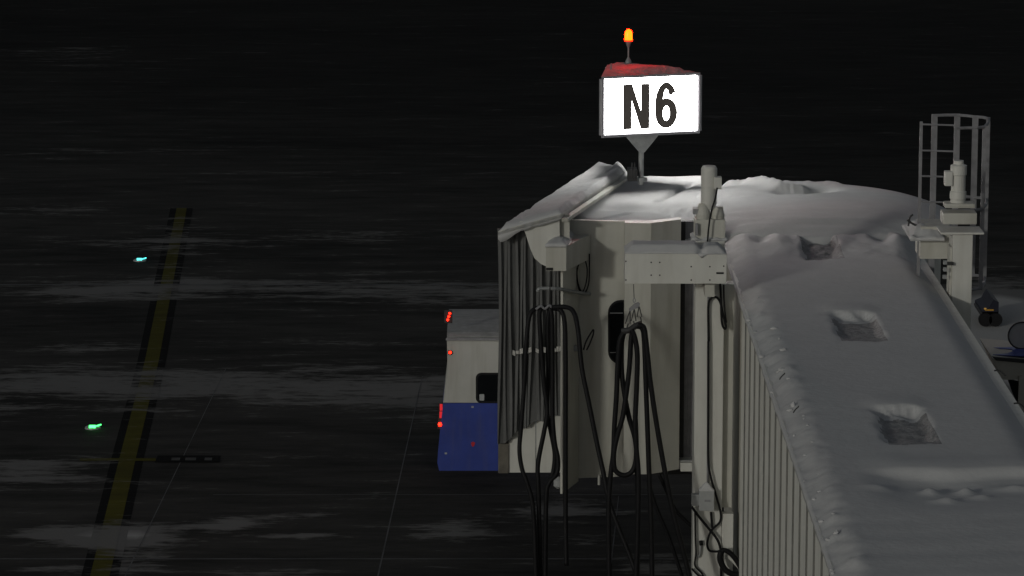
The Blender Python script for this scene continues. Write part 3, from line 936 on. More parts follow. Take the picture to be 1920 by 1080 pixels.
def build_tun_snow():
    xs = [TX0 - 0.06 + (TX1 - TX0 + 0.11) * i / 84 for i in range(85)]
    ys = [TYN + (33.5 - TYN) * i / 40 for i in range(40)] + [33.5 + (55.75 - 33.5) * i / 520 for i in range(521)]
    bm = BM()
    V = [[bm.verts.new((x, y, ZS + tun_h(x, y))) for x in xs] for y in ys]
    for j in range(len(ys) - 1):
        for i in range(len(xs) - 1):
            bm.faces.new((V[j][i], V[j][i + 1], V[j + 1][i + 1], V[j + 1][i]))
    def low(v):
        return bm.verts.new((v.co.x, v.co.y, TZ - 0.03 + 0.03 * noise.noise(Vector((0, v.co.y * 3, v.co.x)))))
    eL = [low(r[0]) for r in V]; eR = [low(r[-1]) for r in V]
    for j in range(len(ys) - 1):
        bm.faces.new((V[j][0], V[j + 1][0], eL[j + 1], eL[j]))
        bm.faces.new((V[j][-1], eR[j], eR[j + 1], V[j + 1][-1]))
        bm.faces.new((eL[j], eL[j + 1], eR[j + 1], eR[j]))
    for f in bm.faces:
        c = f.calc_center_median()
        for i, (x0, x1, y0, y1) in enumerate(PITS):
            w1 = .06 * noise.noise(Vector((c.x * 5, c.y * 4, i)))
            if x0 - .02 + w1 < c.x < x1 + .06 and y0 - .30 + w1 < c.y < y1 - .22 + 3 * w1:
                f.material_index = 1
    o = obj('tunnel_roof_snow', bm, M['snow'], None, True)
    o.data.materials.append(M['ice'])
    tag(o, 'long smooth blanket of snow with wind pits on the tunnel roof', 'snow', kind='stuff')
    # broken lumps along the eave
    bm = BM()
    rnd = random.Random(11)
    for (cy, a, dx) in clump:
        if cy < 33: continue
        for k in range(2):
            y = cy + rnd.gauss(0, .16); x = TX0 + rnd.uniform(-.06, .26)
            r = rnd.uniform(.02, .04) * a
            m_ = Matrix.Translation((x, y, ZS + tun_h(x, y) + r * .3)) @ Matrix.Rotation(rnd.uniform(0, 3), 4, 'Z') @ Matrix.Diagonal((r * rnd.uniform(.8, 1.8), r * rnd.uniform(.8, 2.2), r * rnd.uniform(.6, 1.1), 1))
            res = bmesh.ops.create_icosphere(bm, subdivisions=1, radius=1.0, matrix=m_)
            for v in res['verts']:
                v.co += Vector((rnd.uniform(-.25, .25), rnd.uniform(-.25, .25), rnd.uniform(-.25, .25))) * r
    o = obj('snow_lumps', bm, M['snow'])
    tag(o, 'broken lumps of snow along the left eave of the tunnel', 'snow', kind='stuff')
build_tun_snow()

# roof hooks poking out of the snow near the eaves
for (px, py) in ((1466, 706), (1492, 768)):
    c = G(px, py, ZS)
    bm = add_tube(BM(), [c + Vector((-.03, 0, -.04)), c + Vector((-.005, 0, .0)), c + Vector((.03, 0.01, .03)), c + Vector((.035, .01, .045))], 0.008, 6, 2)
    obj('roof_hook', bm, M['dark'], bridge)
for (px, py) in ((1874, 702), (1911, 764)):
    c = G(px, py, ZS - .05)
    obj('roof_hook', add_tube(BM(), [c + Vector((-.07, 0, .05)), c + Vector((0, 0, .05)), c + Vector((.08, 0, -.02))], 0.012, 6, 3), M['dark'], bridge)

# ================================================================== LIFT COLUMNS
def build_column_left():
    Y = 51.45
    a, b = P(1299, 1075, Y), P(1352, 1075, Y)
    zt = P(1330, 452, Y).z
    c = obj('lift_column', add_box(BM(), (a.x, Y, 0.25), (b.x, Y + 0.5, zt), 0.012), M['white'], bridge)
    a2, b2 = P(1354, 1000, Y + .1), P(1371, 1000, Y + .1)
    obj('guide_rail', add_box(BM(), (b.x + .003, Y + 0.12, P(1360, 955, Y).z), (b2.x, Y + .42, P(1360, 536, Y).z)), M['cream'], c)
    obj('lower_sleeve', add_box(BM(), (b.x + .004, Y - 0.05, 0.3), (b2.x + .02, Y + .10, P(1360, 962, Y).z), .01), M['white'], c)
    obj('foot_plate', add_box(BM(), (a.x - .05, Y - .03, 0.1), (b2.x + .05, Y + .55, 0.245)), M['galv'], c)
    # stacked gear housings
    g = obj('gearbox', add_box(BM(), P(1303, 412, Y + .05), P(1357, 452, Y + .45), 0.03), M['cream'], c)
    obj('gear_cover', add_lathe(BM(), Vector((P(1318, 400, Y + .2).x, Y + .16, P(1318, 413, Y + .2).z)), [(0.10, 0), (0.11, .10), (.085, .2), (.06, .26)], 16), M['cream'], c)
    obj('gear_cover', add_lathe(BM(), Vector((P(1346, 400, Y + .2).x, Y + .2, P(1346, 413, Y + .2).z)), [(0.09, 0), (0.10, .08), (.07, .2)], 16), M['cream'], c)
    cx = P(1329, 380, Y + .2).x; z0 = P(1329, 384, Y + .2).z; z1 = P(1329, 311, Y + .2).z
    m = obj('motor', add_lathe(BM(), Vector((cx, Y + .2, 0)), [(0.085, z0 - .06), (0.105, z0), (0.115, z0 + .02), (0.115, z0 + .27), (0.118, z0 + .275), (0.118, z1 - .04), (0.095, z1)], 24), M['white'], c)
    obj('terminal_box', add_box(BM(), P(1339, 333, Y + .06), P(1352, 352, Y + .22), .008), M['white'], c)
    obj('motor_cable', add_tube(BM(), [P(1345, 352, Y + .05), P(1341, 372, Y + .0), P(1334, 395, Y - .04), P(1329, 425, Y - .05), P(1326, 462, Y - .05)], 0.013, 6, 5), M['rubber'], c)
    obj('side_bracket', add_box(BM(), P(1300, 392, Y + .1), P(1313, 398, Y + .3)), M['galv'], c)
    obj('side_bracket', add_box(BM(), P(1304, 420, Y - .02), P(1308, 440, Y + .06)), M['cage'], c)
    # snow caught on the column head
    def s(u, v):
        p = Vector((P(1297, 450, Y).x + u * .52, Y + .0 + v * .5, zt + .03))
        return p + Vector((0, 0, .05 * noise.noise(Vector((u * 5, v * 5, 0))) + .07 * sstep(0, .3, min(u, 1 - u, v, 1 - v))))
    sn = add_sheet(BM(), s, 16, 16, lambda u, v: Vector((P(1297, 450, Y).x + u * .52, Y + v * .5, zt + .001)))
    tag(obj('column_head_snow', sn, M['snow'], None, True), 'lump of snow on the head of the near left lift column', 'snow', kind='stuff')
    return c
build_column_left()

def build_column_right():
    Y = 51.5
    a, b = P(1768, 500, Y), P(1823, 500, Y)
    zt = P(1790, 440, Y).z
    c = obj('lift_column', add_box(BM(), (6.45, Y, 0.25), (b.x, Y + 0.5, zt), 0.012), M['white'], bridge)
    obj('foot_plate', add_box(BM(), (6.36, Y - .03, 0.1), (b.x + .05, Y + .55, 0.245)), M['galv'], c)
    obj('guide_rail', add_box(BM(), (6.42, Y + .05, 2.0), (6.447, Y + .4, zt - .2)), M['cream'], c)
    obj('head_plate', add_box(BM(), P(1764, 440, Y - .06), P(1836, 424, Y + .5), .012), M['white'], c)
    obj('gearbox', add_box(BM(), P(1768, 421, Y + .02), P(1826, 392, Y + .4), 0.02), M['cream'], c)
    obj('gear_cover', add_box(BM(), P(1772, 391, Y + .05), P(1824, 376, Y + .35), 0.03), M['cream'], c)
    cx = P(1797, 340, Y + .2).x; z0 = P(1797, 374, Y + .2).z; z1 = P(1797, 301, Y + .2).z
    obj('motor', add_lathe(BM(), Vector((cx, Y + .2, 0)), [(0.11, z0 - .05), (0.11, z0), (0.12, z0 + .02), (0.12, z0 + .12), (0.105, z0 + .13), (0.105, z0 + .36), (0.12, z0 + .37), (0.12, z1 - .07), (0.075, z1 - .05), (0.07, z1)], 24), M['white'], c)
    obj('terminal_box', add_box(BM(), P(1772, 322, Y + .1), P(1784, 346, Y + .26), .02), M['white'], c)
    obj('lamp_bracket', add_box(BM(), P(1776, 492, Y - .06), P(1787, 496, Y)), M['dark'], c)
    for k, (x, y) in enumerate(((1772, 492), (1772, 505), (1771, 519))):
        obj('cable_clip', add_box(BM(), P(x - 3, y - 3, Y - .05), P(x + 3, y + 3, Y)), M['galv'], c)
    # service platform between tunnel and ladder
    pl = obj('service_platform', add_box(BM(), P(1727, 425, 52.2), P(1770, 470, 52.9)), M['cream'], bridge)
    obj('platform_rail', add_tube(BM(), [P(1701, 412, 52.4), P(1712, 420, 52.4), P(1725, 424, 52.4), P(1760, 426, 52.5)], 0.018, 6, 3), M['dark'], bridge)
    obj('platform_rail', add_tube(BM(), [P(1703, 424, 52.4), P(1706, 408, 52.4), P(1712, 402, 52.4)], 0.014, 6, 3), M['dark'], bridge)
    def s(u, v):
        p = P(1708, 430, 52.0).lerp(P(1772, 430, 52.0), u)
        z = p.z + .04
        e = min(u, 1 - u, v, 1 - v)
        return Vector((p.x, 52.0 + v * 1.2, z + - .16 + .12 * sstep(0, .3, e) + .035 * fbm(p.x * 5, v * 4, 3, 2)))
    sn = add_sheet(BM(), s, 26, 26, lambda u, v: Vector((P(1708 + 64 * u, 430, 52.0).x, 52.0 + v * 1.2, P(1700, 452, 52.0).z)))
    tag(obj('platform_snow', sn, M['snow'], None, True), 'ragged snow heaped beside the right lift column', 'snow', kind='stuff')
build_column_right()

# ================================================================== CAGED LADDER
def build_ladder():
    t = thing('caged_ladder', 'grey steel ladder with a hooped safety cage behind the right lift column', 'ladder', (6.3, 53, 2.4))
    Y = 52.45
    zb = P(1727, 560, Y).z
    def rail(px, py_top, Y, r, name='cage_bar', zlow=None):
        p = P(px, py_top, Y)
        bm = BM(); add_box(bm, (p.x - r, Y - r * .6, zlow if zlow else zb), (p.x + r, Y + r * .6, p.z))
        return obj(name, bm, M['cage'], t)
    rail(1727.5, 228, Y, 0.022, 'rail')
    rail(1792, 228, Y, 0.022, 'rail')
    for y in (233, 282, 330, 378, 425):
        obj('rung', add_tube(BM(), [P(1727.5, y, Y), P(1792, y + 2, Y)], 0.014, 8, 1), M['cage'], t)
    zt = P(1752, 214, 53.85).z
    plan = [P(1752.5, 214, 53.85), P(1795, 214, 53.9), P(1829, 216, 53.7), P(1853, 223, 53.5), P(1846, 236, 52.6)]
    for k, p in enumerate(plan):
        w = 0.045 if k < 3 else 0.03
        bm = BM(); add_box(bm, (p.x - w, p.y - .012, zb + .1), (p.x + w, p.y + .012, zt))
        obj('cage_bar', bm, M['cage'], t)
    ring = [P(1727.5, 230, Y)] + plan + [P(1815, 238, 52.5), P(1792, 238, Y)]
    for z in (zt - .02, P(1840, 392, 52.6).z, zb + .13):
        bm = BM()
        pr = [Vector((p.x, p.y, z)) for p in (ring[1:] if z > 7 else ring[2:])]
        add_tube(bm, pr, 0.024, 6, 2)
        obj('cage_hoop', bm, M['cage'], t)
build_ladder()

# ================================================================== HOSE HOIST on the left column
def build_hoist():
    Y = 50.75
    a, b = P(1172, 476, Y), P(1362, 532, Y)
    t = thing('hose_hoist', 'white steel hoist box with rows of rivets, capped with snow, on the left lift column', 'hoist', ((a.x + b.x) / 2, Y, b.z))
    hb = obj('housing', add_box(BM(), (a.x, Y, b.z), (b.x, Y + 0.55, a.z), 0.008), M['white'], t)
    for (x, y) in ((1221, 492), (1237, 492), (1221, 516), (1237, 516), (1296, 500), (1331, 500), (1357, 499), (1296, 525), (1331, 525), (1173.5, 490), (1173.5, 525)):
        obj('rivet', add_lathe(BM(), P(x, y, Y), [(0.004, -0.008), (0.011, -0.004), (0.012, 0.002)], 8, 'Y'), M['dark'], hb)
    obj('slot', add_box(BM(), P(1343, 510.4, Y - .004), P(1357, 513.6, Y + .01)), M['black'], hb)
    obj('mount_bracket', add_box(BM(), P(1322, 533, Y + .2), P(1336, 545, Y + .69)), M['cream'], t)
    # snow cap in two lobes
    def s(u, v):
        x = a.x + u * (b.x - a.x)
        e = min(u * 1.45, (1 - u) * 1.45, v * .55 , (1 - v) * .55)
        h = 0.115 * sstep(-.02, .13, e) + .012 * fbm(x * 3, v * 3, 4)
        h -= 0.07 * math.exp(-((u - .75) / .035) ** 2) + 0.025 * sstep(.72, .8, u)
        return Vector((x, Y - .01 + v * .56, a.z + .012 + h))
    sn = add_sheet(BM(), s, 60, 22, lambda u, v: Vector((a.x + u * (b.x - a.x), Y - .01 + v * .56, a.z + .002)))
    tag(obj('hoist_snow', sn, M['snow'], None, True), 'two-lobed cap of snow on the white hoist box', 'snow', kind='stuff')
    # wire, hanger plate and chain links
    Yw = Y + .12
    obj('wire', add_tube(BM(), [P(1188, 533, Yw), P(1189, 560, Yw)], 0.006, 6, 1), M['dark'], t)
    obj('hook', add_tube(BM(), [P(1189, 558, Yw), P(1191.5, 563, Yw), P(1189, 568, Yw), P(1187, 563, Yw), P(1189, 559, Yw)], 0.007, 6, 3), M['galv'], t)
    pl = [(1179, 580), (1190, 570), (1197, 567), (1200, 570), (1199, 577), (1188, 580), (1180, 586)]
    obj('hanger_plate', add_prism(BM(), [P(x, y, Yw) for x, y in pl], (0, 0.04, 0)), M['cage'], t)
    for (x0, y0, x1, y1) in ((1181, 583, 1177, 607), (1189, 580, 1188, 602), (1198, 575, 1199, 594)):
        w = 4.5
        obj('shackle', add_tube(BM(), [P(x0, y0, Yw), P(x1 - w, y1, Yw - .02), P(x1 + w, y1, Yw - .02), P(x0 + .5, y0, Yw)], 0.0085, 6, 1), M['dark'], t)
    for (x0, y0, x1, y1) in ((1178, 607, 1175, 616), (1188, 602, 1190, 612), (1201, 594, 1203, 606)):
        obj('shackle', add_tube(BM(), [P(x0, y0, Yw), P(x1, y1, Yw)], 0.009, 6, 1), M['dark'], t)
    obj('hose_clamp', add_tube(BM(), [P(1166, 621, Yw), P(1180, 619, Yw - .02), P(1192, 611, Yw), P(1203, 607, Yw)], lambda q: 0.045, 8, 3), M['dark'], t)
build_hoist()

# ================================================================== HOSES (each hangs on its own)
def hose(pts, Y, r, label, group, cat='hose', name='hose', m='rubber', y1=None):
    """pts in photo pixels; depth runs from Y to y1 along the hose"""
    n = len(pts)
    y1 = Y if y1 is None else y1
    w = [P(x, y, Y + (y1 - Y) * i / (n - 1)) for i, (x, y) in enumerate(pts)]
    o = obj(name, add_tube(BM(), w, r, 8, 6), M[m], None, True)
    tag(o, label, cat, group)
    return o
GA = 'hoses hung on the left of the cab'
GB = 'hoses hung from the hoist box'
rA = 0.036
hose([(1026, 577), (1006, 578), (993, 592), (987, 640), (983, 720), (977, 800), (974, 845), (979, 880), (988, 905), (1000, 960), (1006, 1120)], 53.05, rA, 'black hose drooping down the left side of the bellows, leftmost of its bundle', GA, y1=52.6)
hose([(1024, 577), (1012, 584), (1014, 640), (1020, 720), (1026, 770), (1020, 810), (1011, 855), (1008, 885), (1010, 930), (1014, 1120)], 53.0, rA, 'black hose in front of the bellows that swings left below its knot', GA, y1=52.7)
hose([(1030, 576), (1035, 600), (1036, 700), (1036, 780), (1040, 830), (1046, 860), (1044, 888), (1030, 905), (1024, 940), (1022, 1120)], 52.95, rA, 'black hose in front of the bellows bulging right near its foot', GA, y1=52.7)
hose([(1031, 576), (1027, 610), (1028, 700), (1026, 770), (1032, 805), (1040, 850), (1037, 885), (1030, 900)], 53.05, rA * .95, 'black hose crossing behind its neighbours in front of the bellows', GA, y1=52.9)
hose([(1035, 578), (1050, 581), (1058, 600), (1060.5, 660), (1060.5, 800), (1060.5, 960), (1061, 1010), (1062, 1060)], 52.9, rA * 1.05, 'straight black hose hanging plumb past the edge of the cab wall', GA, y1=52.6)
hose([(1036, 576), (1062, 576), (1076, 586), (1084, 620), (1091, 690), (1105, 760), (1119, 830), (1131, 885), (1142, 940), (1160, 990), (1180, 1040), (1198, 1090)], 52.85, rA * 1.0, 'long black hose slanting right across the cream cab wall', GA, y1=51.5)
tagk = hose([(1005, 580), (1014, 574), (1022, 579), (1030, 573), (1040, 579), (1050, 574)], 52.9, .02, 'grey rope lashing round the top of the left hose bundle', None, 'rope', 'lashing_rope', 'cage')
hose([(1032, 508), (1031, 540), (1030, 576)], 53.0, .01, 'thin dark wire holding up the left hose bundle', None, 'wire', 'hanging_wire', 'dark')

rB = 0.037
hose([(1172, 622), (1162, 640), (1158, 690), (1156, 740), (1152, 800), (1150, 850), (1145, 890), (1141, 960), (1143, 1110)], 50.9, rB, 'black hose falling below the dark window, leftmost under the hoist box', GB)
hose([(1170, 622), (1165, 650), (1166, 700), (1172, 745), (1180, 785), (1189, 815), (1193, 840), (1194, 870), (1196, 960), (1194, 1110)], 50.95, rB, 'black hose crossing from the dark window to the right under the hoist box', GB)
hose([(1186, 620), (1183, 640), (1180, 690), (1174, 740), (1168, 780), (1158, 815), (1151, 850), (1153, 880), (1168, 891), (1184, 885), (1192, 865), (1193, 830), (1191, 780)], 50.85, rB, 'black hose looped into a bulb below the hoist box', GB)
hose([(1184, 618), (1190, 632), (1195, 665), (1194, 720), (1191, 790), (1193, 840), (1197, 890), (1196, 980), (1192, 1110)], 50.8, rB, 'black hose running straight down the middle under the hoist box', GB)
hose([(1194, 612), (1204, 616), (1208, 640), (1211, 720), (1214, 800), (1217, 885), (1221, 980), (1223, 1110)], 50.85, rB, 'black hose just right of the middle, straight under the hoist box', GB)
hose([(1196, 610), (1207, 614), (1212, 645), (1220, 720), (1232, 800), (1246, 880), (1262, 960), (1280, 1030), (1303, 1120)], 50.8, rB * 1.02, 'black hose slanting to the lower right, rightmost under the hoist box', GB)
hose([(1235, 888), (1252, 925), (1268, 958), (1300, 990), (1320, 1010)], 53.6, .03, 'dark cable sagging beneath the cab floor', None, 'cable', 'cable')
hose([(1215, 900), (1230, 950), (1255, 1010), (1282, 1090)], 53.2, .03, 'dark hose trailing down from beneath the cab panel', None, 'hose')

# coil of thin cable on the cab wall
hose([(1105, 476), (1105, 510), (1103, 535), (1095, 551), (1087, 546), (1082, 525), (1080, 498)], 54.45, .011, 'thin black cable coil hanging on the cab wall beneath the canopy arm', None, 'cable', 'cable_coil')
hose([(1096, 484), (1101, 505), (1099, 530), (1092, 547), (1085, 535), (1082, 510), (1086, 492)], 54.43, .010, 'inner turn of thin cable hanging on the cab wall', None, 'cable', 'cable_coil')

# ================================================================== cables and boxes on the left column
Yc = 51.45
hose([(1328, 546), (1328, 600), (1327.5, 750), (1327, 905)], Yc - .03, .016, 'straight grey conduit running down the face of the left lift column', None, 'conduit', 'conduit', 'cage')
hose([(1329, 640), (1328, 575), (1333, 560), (1342, 557), (1350, 566), (1356, 590), (1361, 612), (1358, 616), (1353, 600), (1351, 540), (1349, 533)], Yc - .05, .017, 'black cable arching out and looping at the top of the left lift column', None, 'cable', 'cable')
hose([(1357, 534), (1358, 570), (1362, 605)], Yc - .04, .012, 'short black cable beside the loop on the left lift column', None, 'cable', 'cable')
hose([(1328, 640), (1328, 760), (1328, 860), (1333, 895), (1343, 930), (1351, 960), (1350, 978), (1338, 990), (1331, 1000), (1326, 1018), (1330, 1032), (1345, 1034), (1352, 1031)], Yc - .07, .017, 'black cable down the left lift column, curling into a figure eight at the bottom', None, 'cable', 'cable')
hose([(1297, 950), (1310, 968), (1328, 990), (1344, 1010), (1351, 1030), (1352, 1060), (1352, 1110)], Yc - .09, .02, 'black cable slanting across the left lift column below the grey box', None, 'cable', 'cable')
hose([(1303, 958), (1304, 1010), (1305, 1038), (1303, 1060), (1315, 1074), (1318, 1082), (1308, 1078), (1297, 1066)], Yc - .05, .014, 'thin black cable along the left edge of the lift column', None, 'cable', 'cable')
hose([(1333, 960), (1335, 985), (1337, 992)], Yc - .05, .018, 'short black cable stub beneath the grey box', None, 'cable', 'cable')
hose([(1314, 1018), (1313, 1035), (1310, 1044), (1306, 1040)], Yc - .04, .013, 'small grey hook hanging on the foot of the lift column', None, 'hook', 'hanging_hook', 'galv')
hose([(1314, 1014), (1315, 1022)], Yc - .04, .028, 'black plug cap on the foot of the lift column', None, 'plug', 'plug', 'rubber')
hose([(1350, 1034), (1360, 1032), (1372, 1040), (1384, 1056), (1395, 1080), (1400, 1110)], Yc - .2, .038, 'thick black hose bent over the bracket at the foot of the tunnel', None, 'hose', 'hose')
hose([(1352, 1034), (1350, 1048), (1358, 1066), (1372, 1076), (1386, 1078)], Yc - .25, .045, 'thick black hose loop curled under the bent hose', None, 'hose', 'hose')
hose([(1362, 1040), (1376, 1052), (1392, 1072), (1398, 1100)], Yc - .12, .035, 'pale pipe end inside the coiled hose at the column foot', None, 'pipe', 'pipe', 'white')

def build_jbox():
    a, b = P(1311, 921, Yc - .16), P(1339, 958, Yc - .16)
    t = thing('junction_box', 'small grey electrical box with a snowy top on the left lift column', 'junction box', (a.x, Yc, b.z))
    obj('enclosure', add_box(BM(), (a.x, Yc - .16, b.z), (b.x, Yc - .002, a.z), .01), M['boxgrey'], t)
    obj('badge', add_box(BM(), P(1321, 937, Yc - .166), P(1332, 941, Yc - .158)), M['cage'], t)
    c, d = P(1297, 927, Yc - .1), P(1311, 948, Yc - .1)
    obj('socket', add_box(BM(), (c.x, Yc - .12, d.z), (d.x - .002, Yc - .002, c.z), .01), M['boxgrey'], t)
    def s(u, v):
        e = min(u, 1 - u, v, 1 - v)
        return Vector((a.x + u * (b.x - a.x), Yc - .17 + v * .165, a.z + .01 + .11 * sstep(-.05, .5, e)))
    sn = add_sheet(BM(), s, 14, 12, lambda u, v: Vector((a.x + u * (b.x - a.x), Yc - .17 + v * .165, a.z + .001)))
    tag(obj('box_snow', sn, M['snow'], None, True), 'little mound of snow on the grey electrical box', 'snow', kind='stuff')
build_jbox()

# ================================================================== GATE SIGN
def build_sign():
    A = P(1130.5, 150, 58.4); B = P(1308, 141, 58.92)
    zt, zb = P(1130, 148.5, 58.4).z, P(1130, 252, 58.4).z
    A2 = Vector((A.x, A.y, 0)); B2 = Vector((B.x, B.y, 0))
    u = (B2 - A2).normalized()
    n = Vector((u.y, -u.x, 0))                 # towards the camera
    wd = (B2 - A2).length
    C2 = (A2 + B2) / 2 - n * (wd * 0.86) + u * (-0.22)
    foot = (A2 + B2 + C2) / 3
    pole = P(1202, 335, 58.75)
    t = thing('gate_sign', 'lit white gate sign reading N6 on a post above the cab roof', 'sign', (pole.x, pole.y, pole.z))
    up = Vector((0, 0, 1))
    # three-sided box: core, three lit faces, corner posts and top/bottom rims
    core = [A2, B2, C2]
    cen = foot
    def inset(k):
        return [cen + (p - cen) * k for p in core]
    obj('case', add_prism(BM(), [p + up * (zb - .03) for p in inset(.95)], up * (zt - zb + .06)), M['signframe'], t)
    def rim(z0, z1):
        return add_prism(BM(), [p + up * z0 for p in inset(1.045)], up * (z1 - z0))
    obj('rim', rim(zt + .005, zt + .045), M['signframe'], t)
    obj('rim', rim(zb - .055, zb - .012), M['signframe'], t)
    for p in inset(1.03):
        obj('corner_post', add_lathe(BM(), p, [(0.045, zb - .011), (0.045, zt + .004)], 12), M['signframe'], t)
    def face(p, q, name='face'):
        d = (q - p).normalized(); nn = Vector((d.y, -d.x, 0))
        if nn.dot((p + q) / 2 - cen) < 0: nn = -nn
        a = p + d * .035; b = q - d * .035
        pts = [a + up * zb, b + up * zb, b + up * zt, a + up * zt]
        return obj(name, add_prism(BM(), [v + nn * .006 for v in pts], -nn * .012), M['signface'], t), d, nn
    faces = [face(A2, B2), face(B2, C2), face(C2, A2)]
    # lettering
    def letters(p, q, d, nn, flip=False):
        width = (q - p).length
        H = zt - zb
        org = p + nn * .011
        def L(x, y):
            return org + d * (x * width) + up * (zb + y * H)
        th = -nn * .004
        # N
        x0, x1, yb_, yt_ = .211, .491, .07, .89
        st = .092
        poly = [(x0, yb_), (x0 + st, yb_), (x0 + st, .59), (x1 - st - .002, yb_), (x1, yb_), (x1, yt_), (x1 - st, yt_), (x1 - st, .40), (x0 + st + .004, yt_), (x0, yt_)]
        bm = BM()
        fr = [bm.verts.new(L(*c)) for c in poly]
        bk = [bm.verts.new(L(*c) + th) for c in poly]
        f = bm.faces.new(fr); bm.faces.new(bk[::-1])
        for i in range(len(poly)):
            bm.faces.new((fr[i], bk[i], bk[(i + 1) % len(poly)], fr[(i + 1) % len(poly)]))
        bm.normal_update()
        bmesh.ops.triangulate(bm, faces=[g for g in bm.faces if len(g.verts) > 4])
        obj('letter_n', bm, M['letter'], t)
        # 6: bowl ring plus the curved back stroke, as one band
        cx, rx = .668, .118
        bm = BM()
        def band(pts):
            prev = None
            for (xo, yo, xi, yi) in pts:
                r = [bm.verts.new(L(xo, yo)), bm.verts.new(L(xi, yi)), bm.verts.new(L(xi, yi) + th), bm.verts.new(L(xo, yo) + th)]
                if prev:
                    for i in range(4):
                        bm.faces.new((prev[i], prev[(i + 1) % 4], r[(i + 1) % 4], r[i]))
                else:
                    bm.faces.new(r)
                prev = r
            bm.faces.new(prev[::-1])
        by, bry = .335, .275           # bowl centre and half height
        ring = []
        for k in range(33):
            a = 2 * math.pi * k / 32 + math.pi
            ring.append((cx + rx * math.cos(a), by + bry * math.sin(a), cx + (rx - .082) * math.cos(a), by + (bry - .140) * math.sin(a)))
        band(ring)
        arc = []
        for k in range(21):
            a = R(180 - 148 * k / 20)
            ox, oy = cx - .001 + rx * math.cos(a), .50 + .40 * math.sin(a)
            ix, iy = cx - .001 + (rx - .082) * math.cos(a), .50 + .275 * math.sin(a)
            if k == 0: oy = iy = .33
            arc.append((ox, oy, ix, iy))
        band(arc)
        obj('numeral_six', bm, M['letter'], t)
    letters(A2, B2, faces[0][1], faces[0][2])
    letters(C2, A2, faces[2][1], faces[2][2])
    # funnel support and post
    z1 = P(1200, 286, 58.7).z; zp = pole.z - .1
    bm = BM()
    c = Vector((pole.x, pole.y, 0))
    w0, w1 = 0.30, 0.045
    pts = [c - u * w0 + up * (zb - .056), c + u * w0 + up * (zb - .056), c + u * w1 + up * z1, c - u * w1 + up * z1]
    obj('gusset', add_prism(bm, [v + n * .045 for v in pts], -n * .01), M['galv'], t)
    c2 = [c - n * w0 + up * (zb - .056), c + n * w0 + up * (zb - .056), c + n * w1 + up * z1, c - n * w1 + up * z1]
    obj('post', add_lathe(BM(), c, [(0.044, zp), (0.044, zb - .056)], 16), M['galv'], t)
    obj('base_flange', add_lathe(BM(), c, [(0.10, zp + .06), (0.10, zp + .12)], 16), M['galv'], t)
    # snow on the sign's top
    bm = BM()
    nn_ = 18
    grid = {}
    tri = inset(1.05)
    for i in range(nn_ + 1):
        for j in range(nn_ + 1 - i):
            a, b = i / nn_, j / nn_; cc = 1 - a - b
            p = tri[0] * cc + tri[1] * a + tri[2] * b
            e = min(a, b, cc)
            grid[i, j] = bm.verts.new(p + up * (zt + .047 + .10 * sstep(0, .16, e) + .02 * fbm(p.x * 3, p.y * 3) * sstep(0, .1, e)))
    for i in range(nn_):
        for j in range(nn_ - i):
            bm.faces.new((grid[i, j], grid[i + 1, j], grid[i, j + 1]))
            if (i + 1, j + 1) in grid and i + j + 2 <= nn_:
                bm.faces.new((grid[i + 1, j], grid[i + 1, j + 1], grid[i, j + 1]))
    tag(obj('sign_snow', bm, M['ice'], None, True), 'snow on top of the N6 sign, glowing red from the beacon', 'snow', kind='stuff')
    # lightning spike / small bracket at the left corner
    o = obj('corner_bracket', add_lathe(BM(), P(1146, 138, 58.9), [(0.07, -.06), (0.05, .02), (0.015, .05), (0.012, .17)], 8), M['cage'], t)
    return C2, zt, n, u
C2, zts, sn_, su_ = build_sign()

def build_beacon():
    Yb = 59.35
    p = P(1178.5, 66, Yb)
    t = thing('warning_beacon', 'glowing red-orange beacon lamp on a thin stalk above the N6 sign', 'beacon', (p.x, Yb, zts + .1))
    zb = P(1178, 118, Yb).z
    obj('stalk', add_lathe(BM(), (p.x, Yb, 0), [(0.055, zb - .10), (0.05, zb + .03), (0.014, zb + .10), (0.014, P(1178, 90, Yb).z), (0.035, P(1178, 84, Yb).z), (0.05, P(1178, 79, Yb).z), (0.06, P(1178, 77, Yb).z)], 14), M['galv'], t)
    z0, z1 = P(1178, 76.5, Yb).z, P(1178, 54.5, Yb).z
    h = z1 - z0
    o = obj('lens', add_lathe(BM(), (p.x, Yb, 0), [(0.062, z0), (0.066, z0 + .02), (0.064, z0 + h * .62), (0.052, z0 + h * .82), (0.03, z0 + h * .95), (0.006, z1)], 20), M['beacon'], t, True)
    ob = obj('lens_collar', add_lathe(BM(), (p.x, Yb, 0), [(0.072, z0 - .008), (0.072, z0 + .014)], 20), M['beaconcore'], t)
build_beacon()

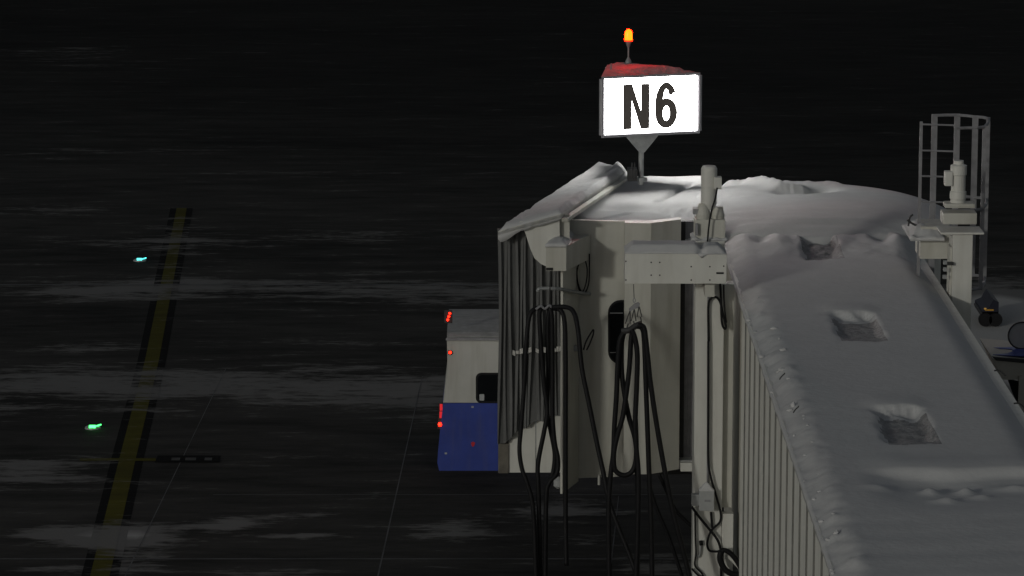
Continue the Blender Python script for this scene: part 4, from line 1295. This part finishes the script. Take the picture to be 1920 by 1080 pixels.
# ================================================================== VEHICLES at the right edge
def build_loader():
    Y = 60.0
    base = P(1915, 880, Y); base.z = 0
    t = thing('service_truck', 'cream service truck with blue striped bonnet and round mirror at the right edge', 'truck', base)
    # body below
    x0, x1 = P(1866, 680, Y).x, P(1990, 680, Y).x
    zt, zb = P(1900, 672, Y).z, P(1900, 716, Y).z
    obj('side_body', add_prism(BM(), [P(1862, 673, Y), P(1990, 684, Y), P(1990, 730, Y), P(1905, 712, Y), P(1880, 712, Y)], (0, 1.8, 0)), M['beige'], t)
    obj('trim', add_prism(BM(), [P(1860, 669, Y - .02), P(1990, 681, Y - .02), P(1990, 687, Y - .02), P(1868, 676, Y - .02)], (0, .06, 0)), M['dark'], t)
    obj('bonnet', add_prism(BM(), [P(1868, 669, Y + .05), P(1990, 676, Y + .05), P(1990, 640, Y + 1.9), P(1880, 640, Y + 1.9)], (0, 0, -.04)), M['beige'], t)
    zz = P(1900, 660, Y + .6).z + .3
    def bp(px, py):
        # a point on the sloping bonnet
        f = (669 - py) / 29
        return P(px, py, Y + .05 + 1.85 * max(0, f)) + Vector((0, 0, .006))
    obj('blue_stripe', add_prism(BM(), [bp(1860, 653.5), bp(1900, 652), bp(1990, 649), bp(1990, 668), bp(1915, 671 - 2), bp(1890, 668), bp(1862, 666.5), bp(1890, 664), bp(1899, 660), bp(1897, 656)], (0, 0, .012)), M['blue'], t)
    obj('window', add_prism(BM(), [P(1890, 712, Y + .03), P(1990, 732, Y + .03), P(1990, 800, Y + .03), P(1930, 800, Y + .03), P(1900, 740, Y + .03)], (0, .1, 0)), M['glass'], t)
    obj('pillar', add_box(BM(), P(1911, 705, Y - .05), P(1921, 860, Y + .05)), M['beige'], t)
    obj('lower_body', add_box(BM(), P(1885, 800, Y + .1), (x1, Y + 1.8, 0.35)), M['dark'], t)
    for yy in (0.25, 1.5):
        c = Vector((P(1960, 800, Y).x, Y + yy, .42))
        w = obj('wheel', add_lathe(BM(), c, [(0.2, -0.12), (0.4, -0.12), (0.42, -0.08), (0.42, 0.08), (0.4, 0.12), (0.2, 0.12)], 20, 'Y'), M['rubber'], t)
    # round mirror on a stand
    c = P(1916, 629, Y + .9)
    fan = obj('mirror_rim', BM(), M['dark'], t)
    bm = BM()
    pts = [c + Vector((.235 * math.cos(a), 0, .235 * math.sin(a))) for a in [2 * math.pi * k / 28 for k in range(29)]]
    add_tube(bm, pts, .016, 6, 1)
    bm.to_mesh(fan.data); bm.free()
    obj('mirror_glass', add_lathe(BM(), c, [(0.222, -.004), (0.228, .02)], 28, 'Y'), M['boxgrey'], fan)
    obj('mirror_stand', add_box(BM(), c + Vector((-.04, .0, -.6)), c + Vector((.04, .06, -.24))), M['dark'], t)
build_loader()

def build_tug():
    c = G(1856, 612)
    t = thing('baggage_tug', 'small dark blue tug with an amber lamp far behind the ladder', 'tug', c)
    def q(px, py): return P(px, py, c.y)
    a, b = q(1841, 612), q(1872, 598)
    obj('body', add_prism(BM(), [Vector((x, c.y, z)) for x, z in ((a.x, .2), (b.x, .2), (b.x, .55), (b.x - .12, .62), (a.x + .14, .42), (a.x, .36))], (0, 1.3, 0)), M['tugblue'], t)
    obj('cab_roof', add_box(BM(), q(1838, 589) , q(1872, 585) + Vector((0, 1.1, 0))), M['dark'], t)
    for x in (1842, 1868):
        obj('roof_post', add_box(BM(), q(x - 1, 600), q(x + 1, 587) + Vector((0, .05, 0))), M['dark'], t)
    for x in (1847, 1866):
        p = q(x, 612); p.z = .16
        obj('wheel', add_lathe(BM(), p + Vector((0, -.02, 0)), [(0.05, -.05), (0.15, -.05), (.16, .0), (.15, .1), (.05, .1)], 16, 'Y'), M['rubber'], t)
    obj('amber_lamp', add_box(BM(), q(1846, 583.5), q(1864, 579) + Vector((0, .12, 0)), .01), M['amber'], t)
M['tugblue'] = mat('dark_blue_paint', (0.006, 0.007, 0.018), 0.6, 0.2, 4.0)
build_tug()
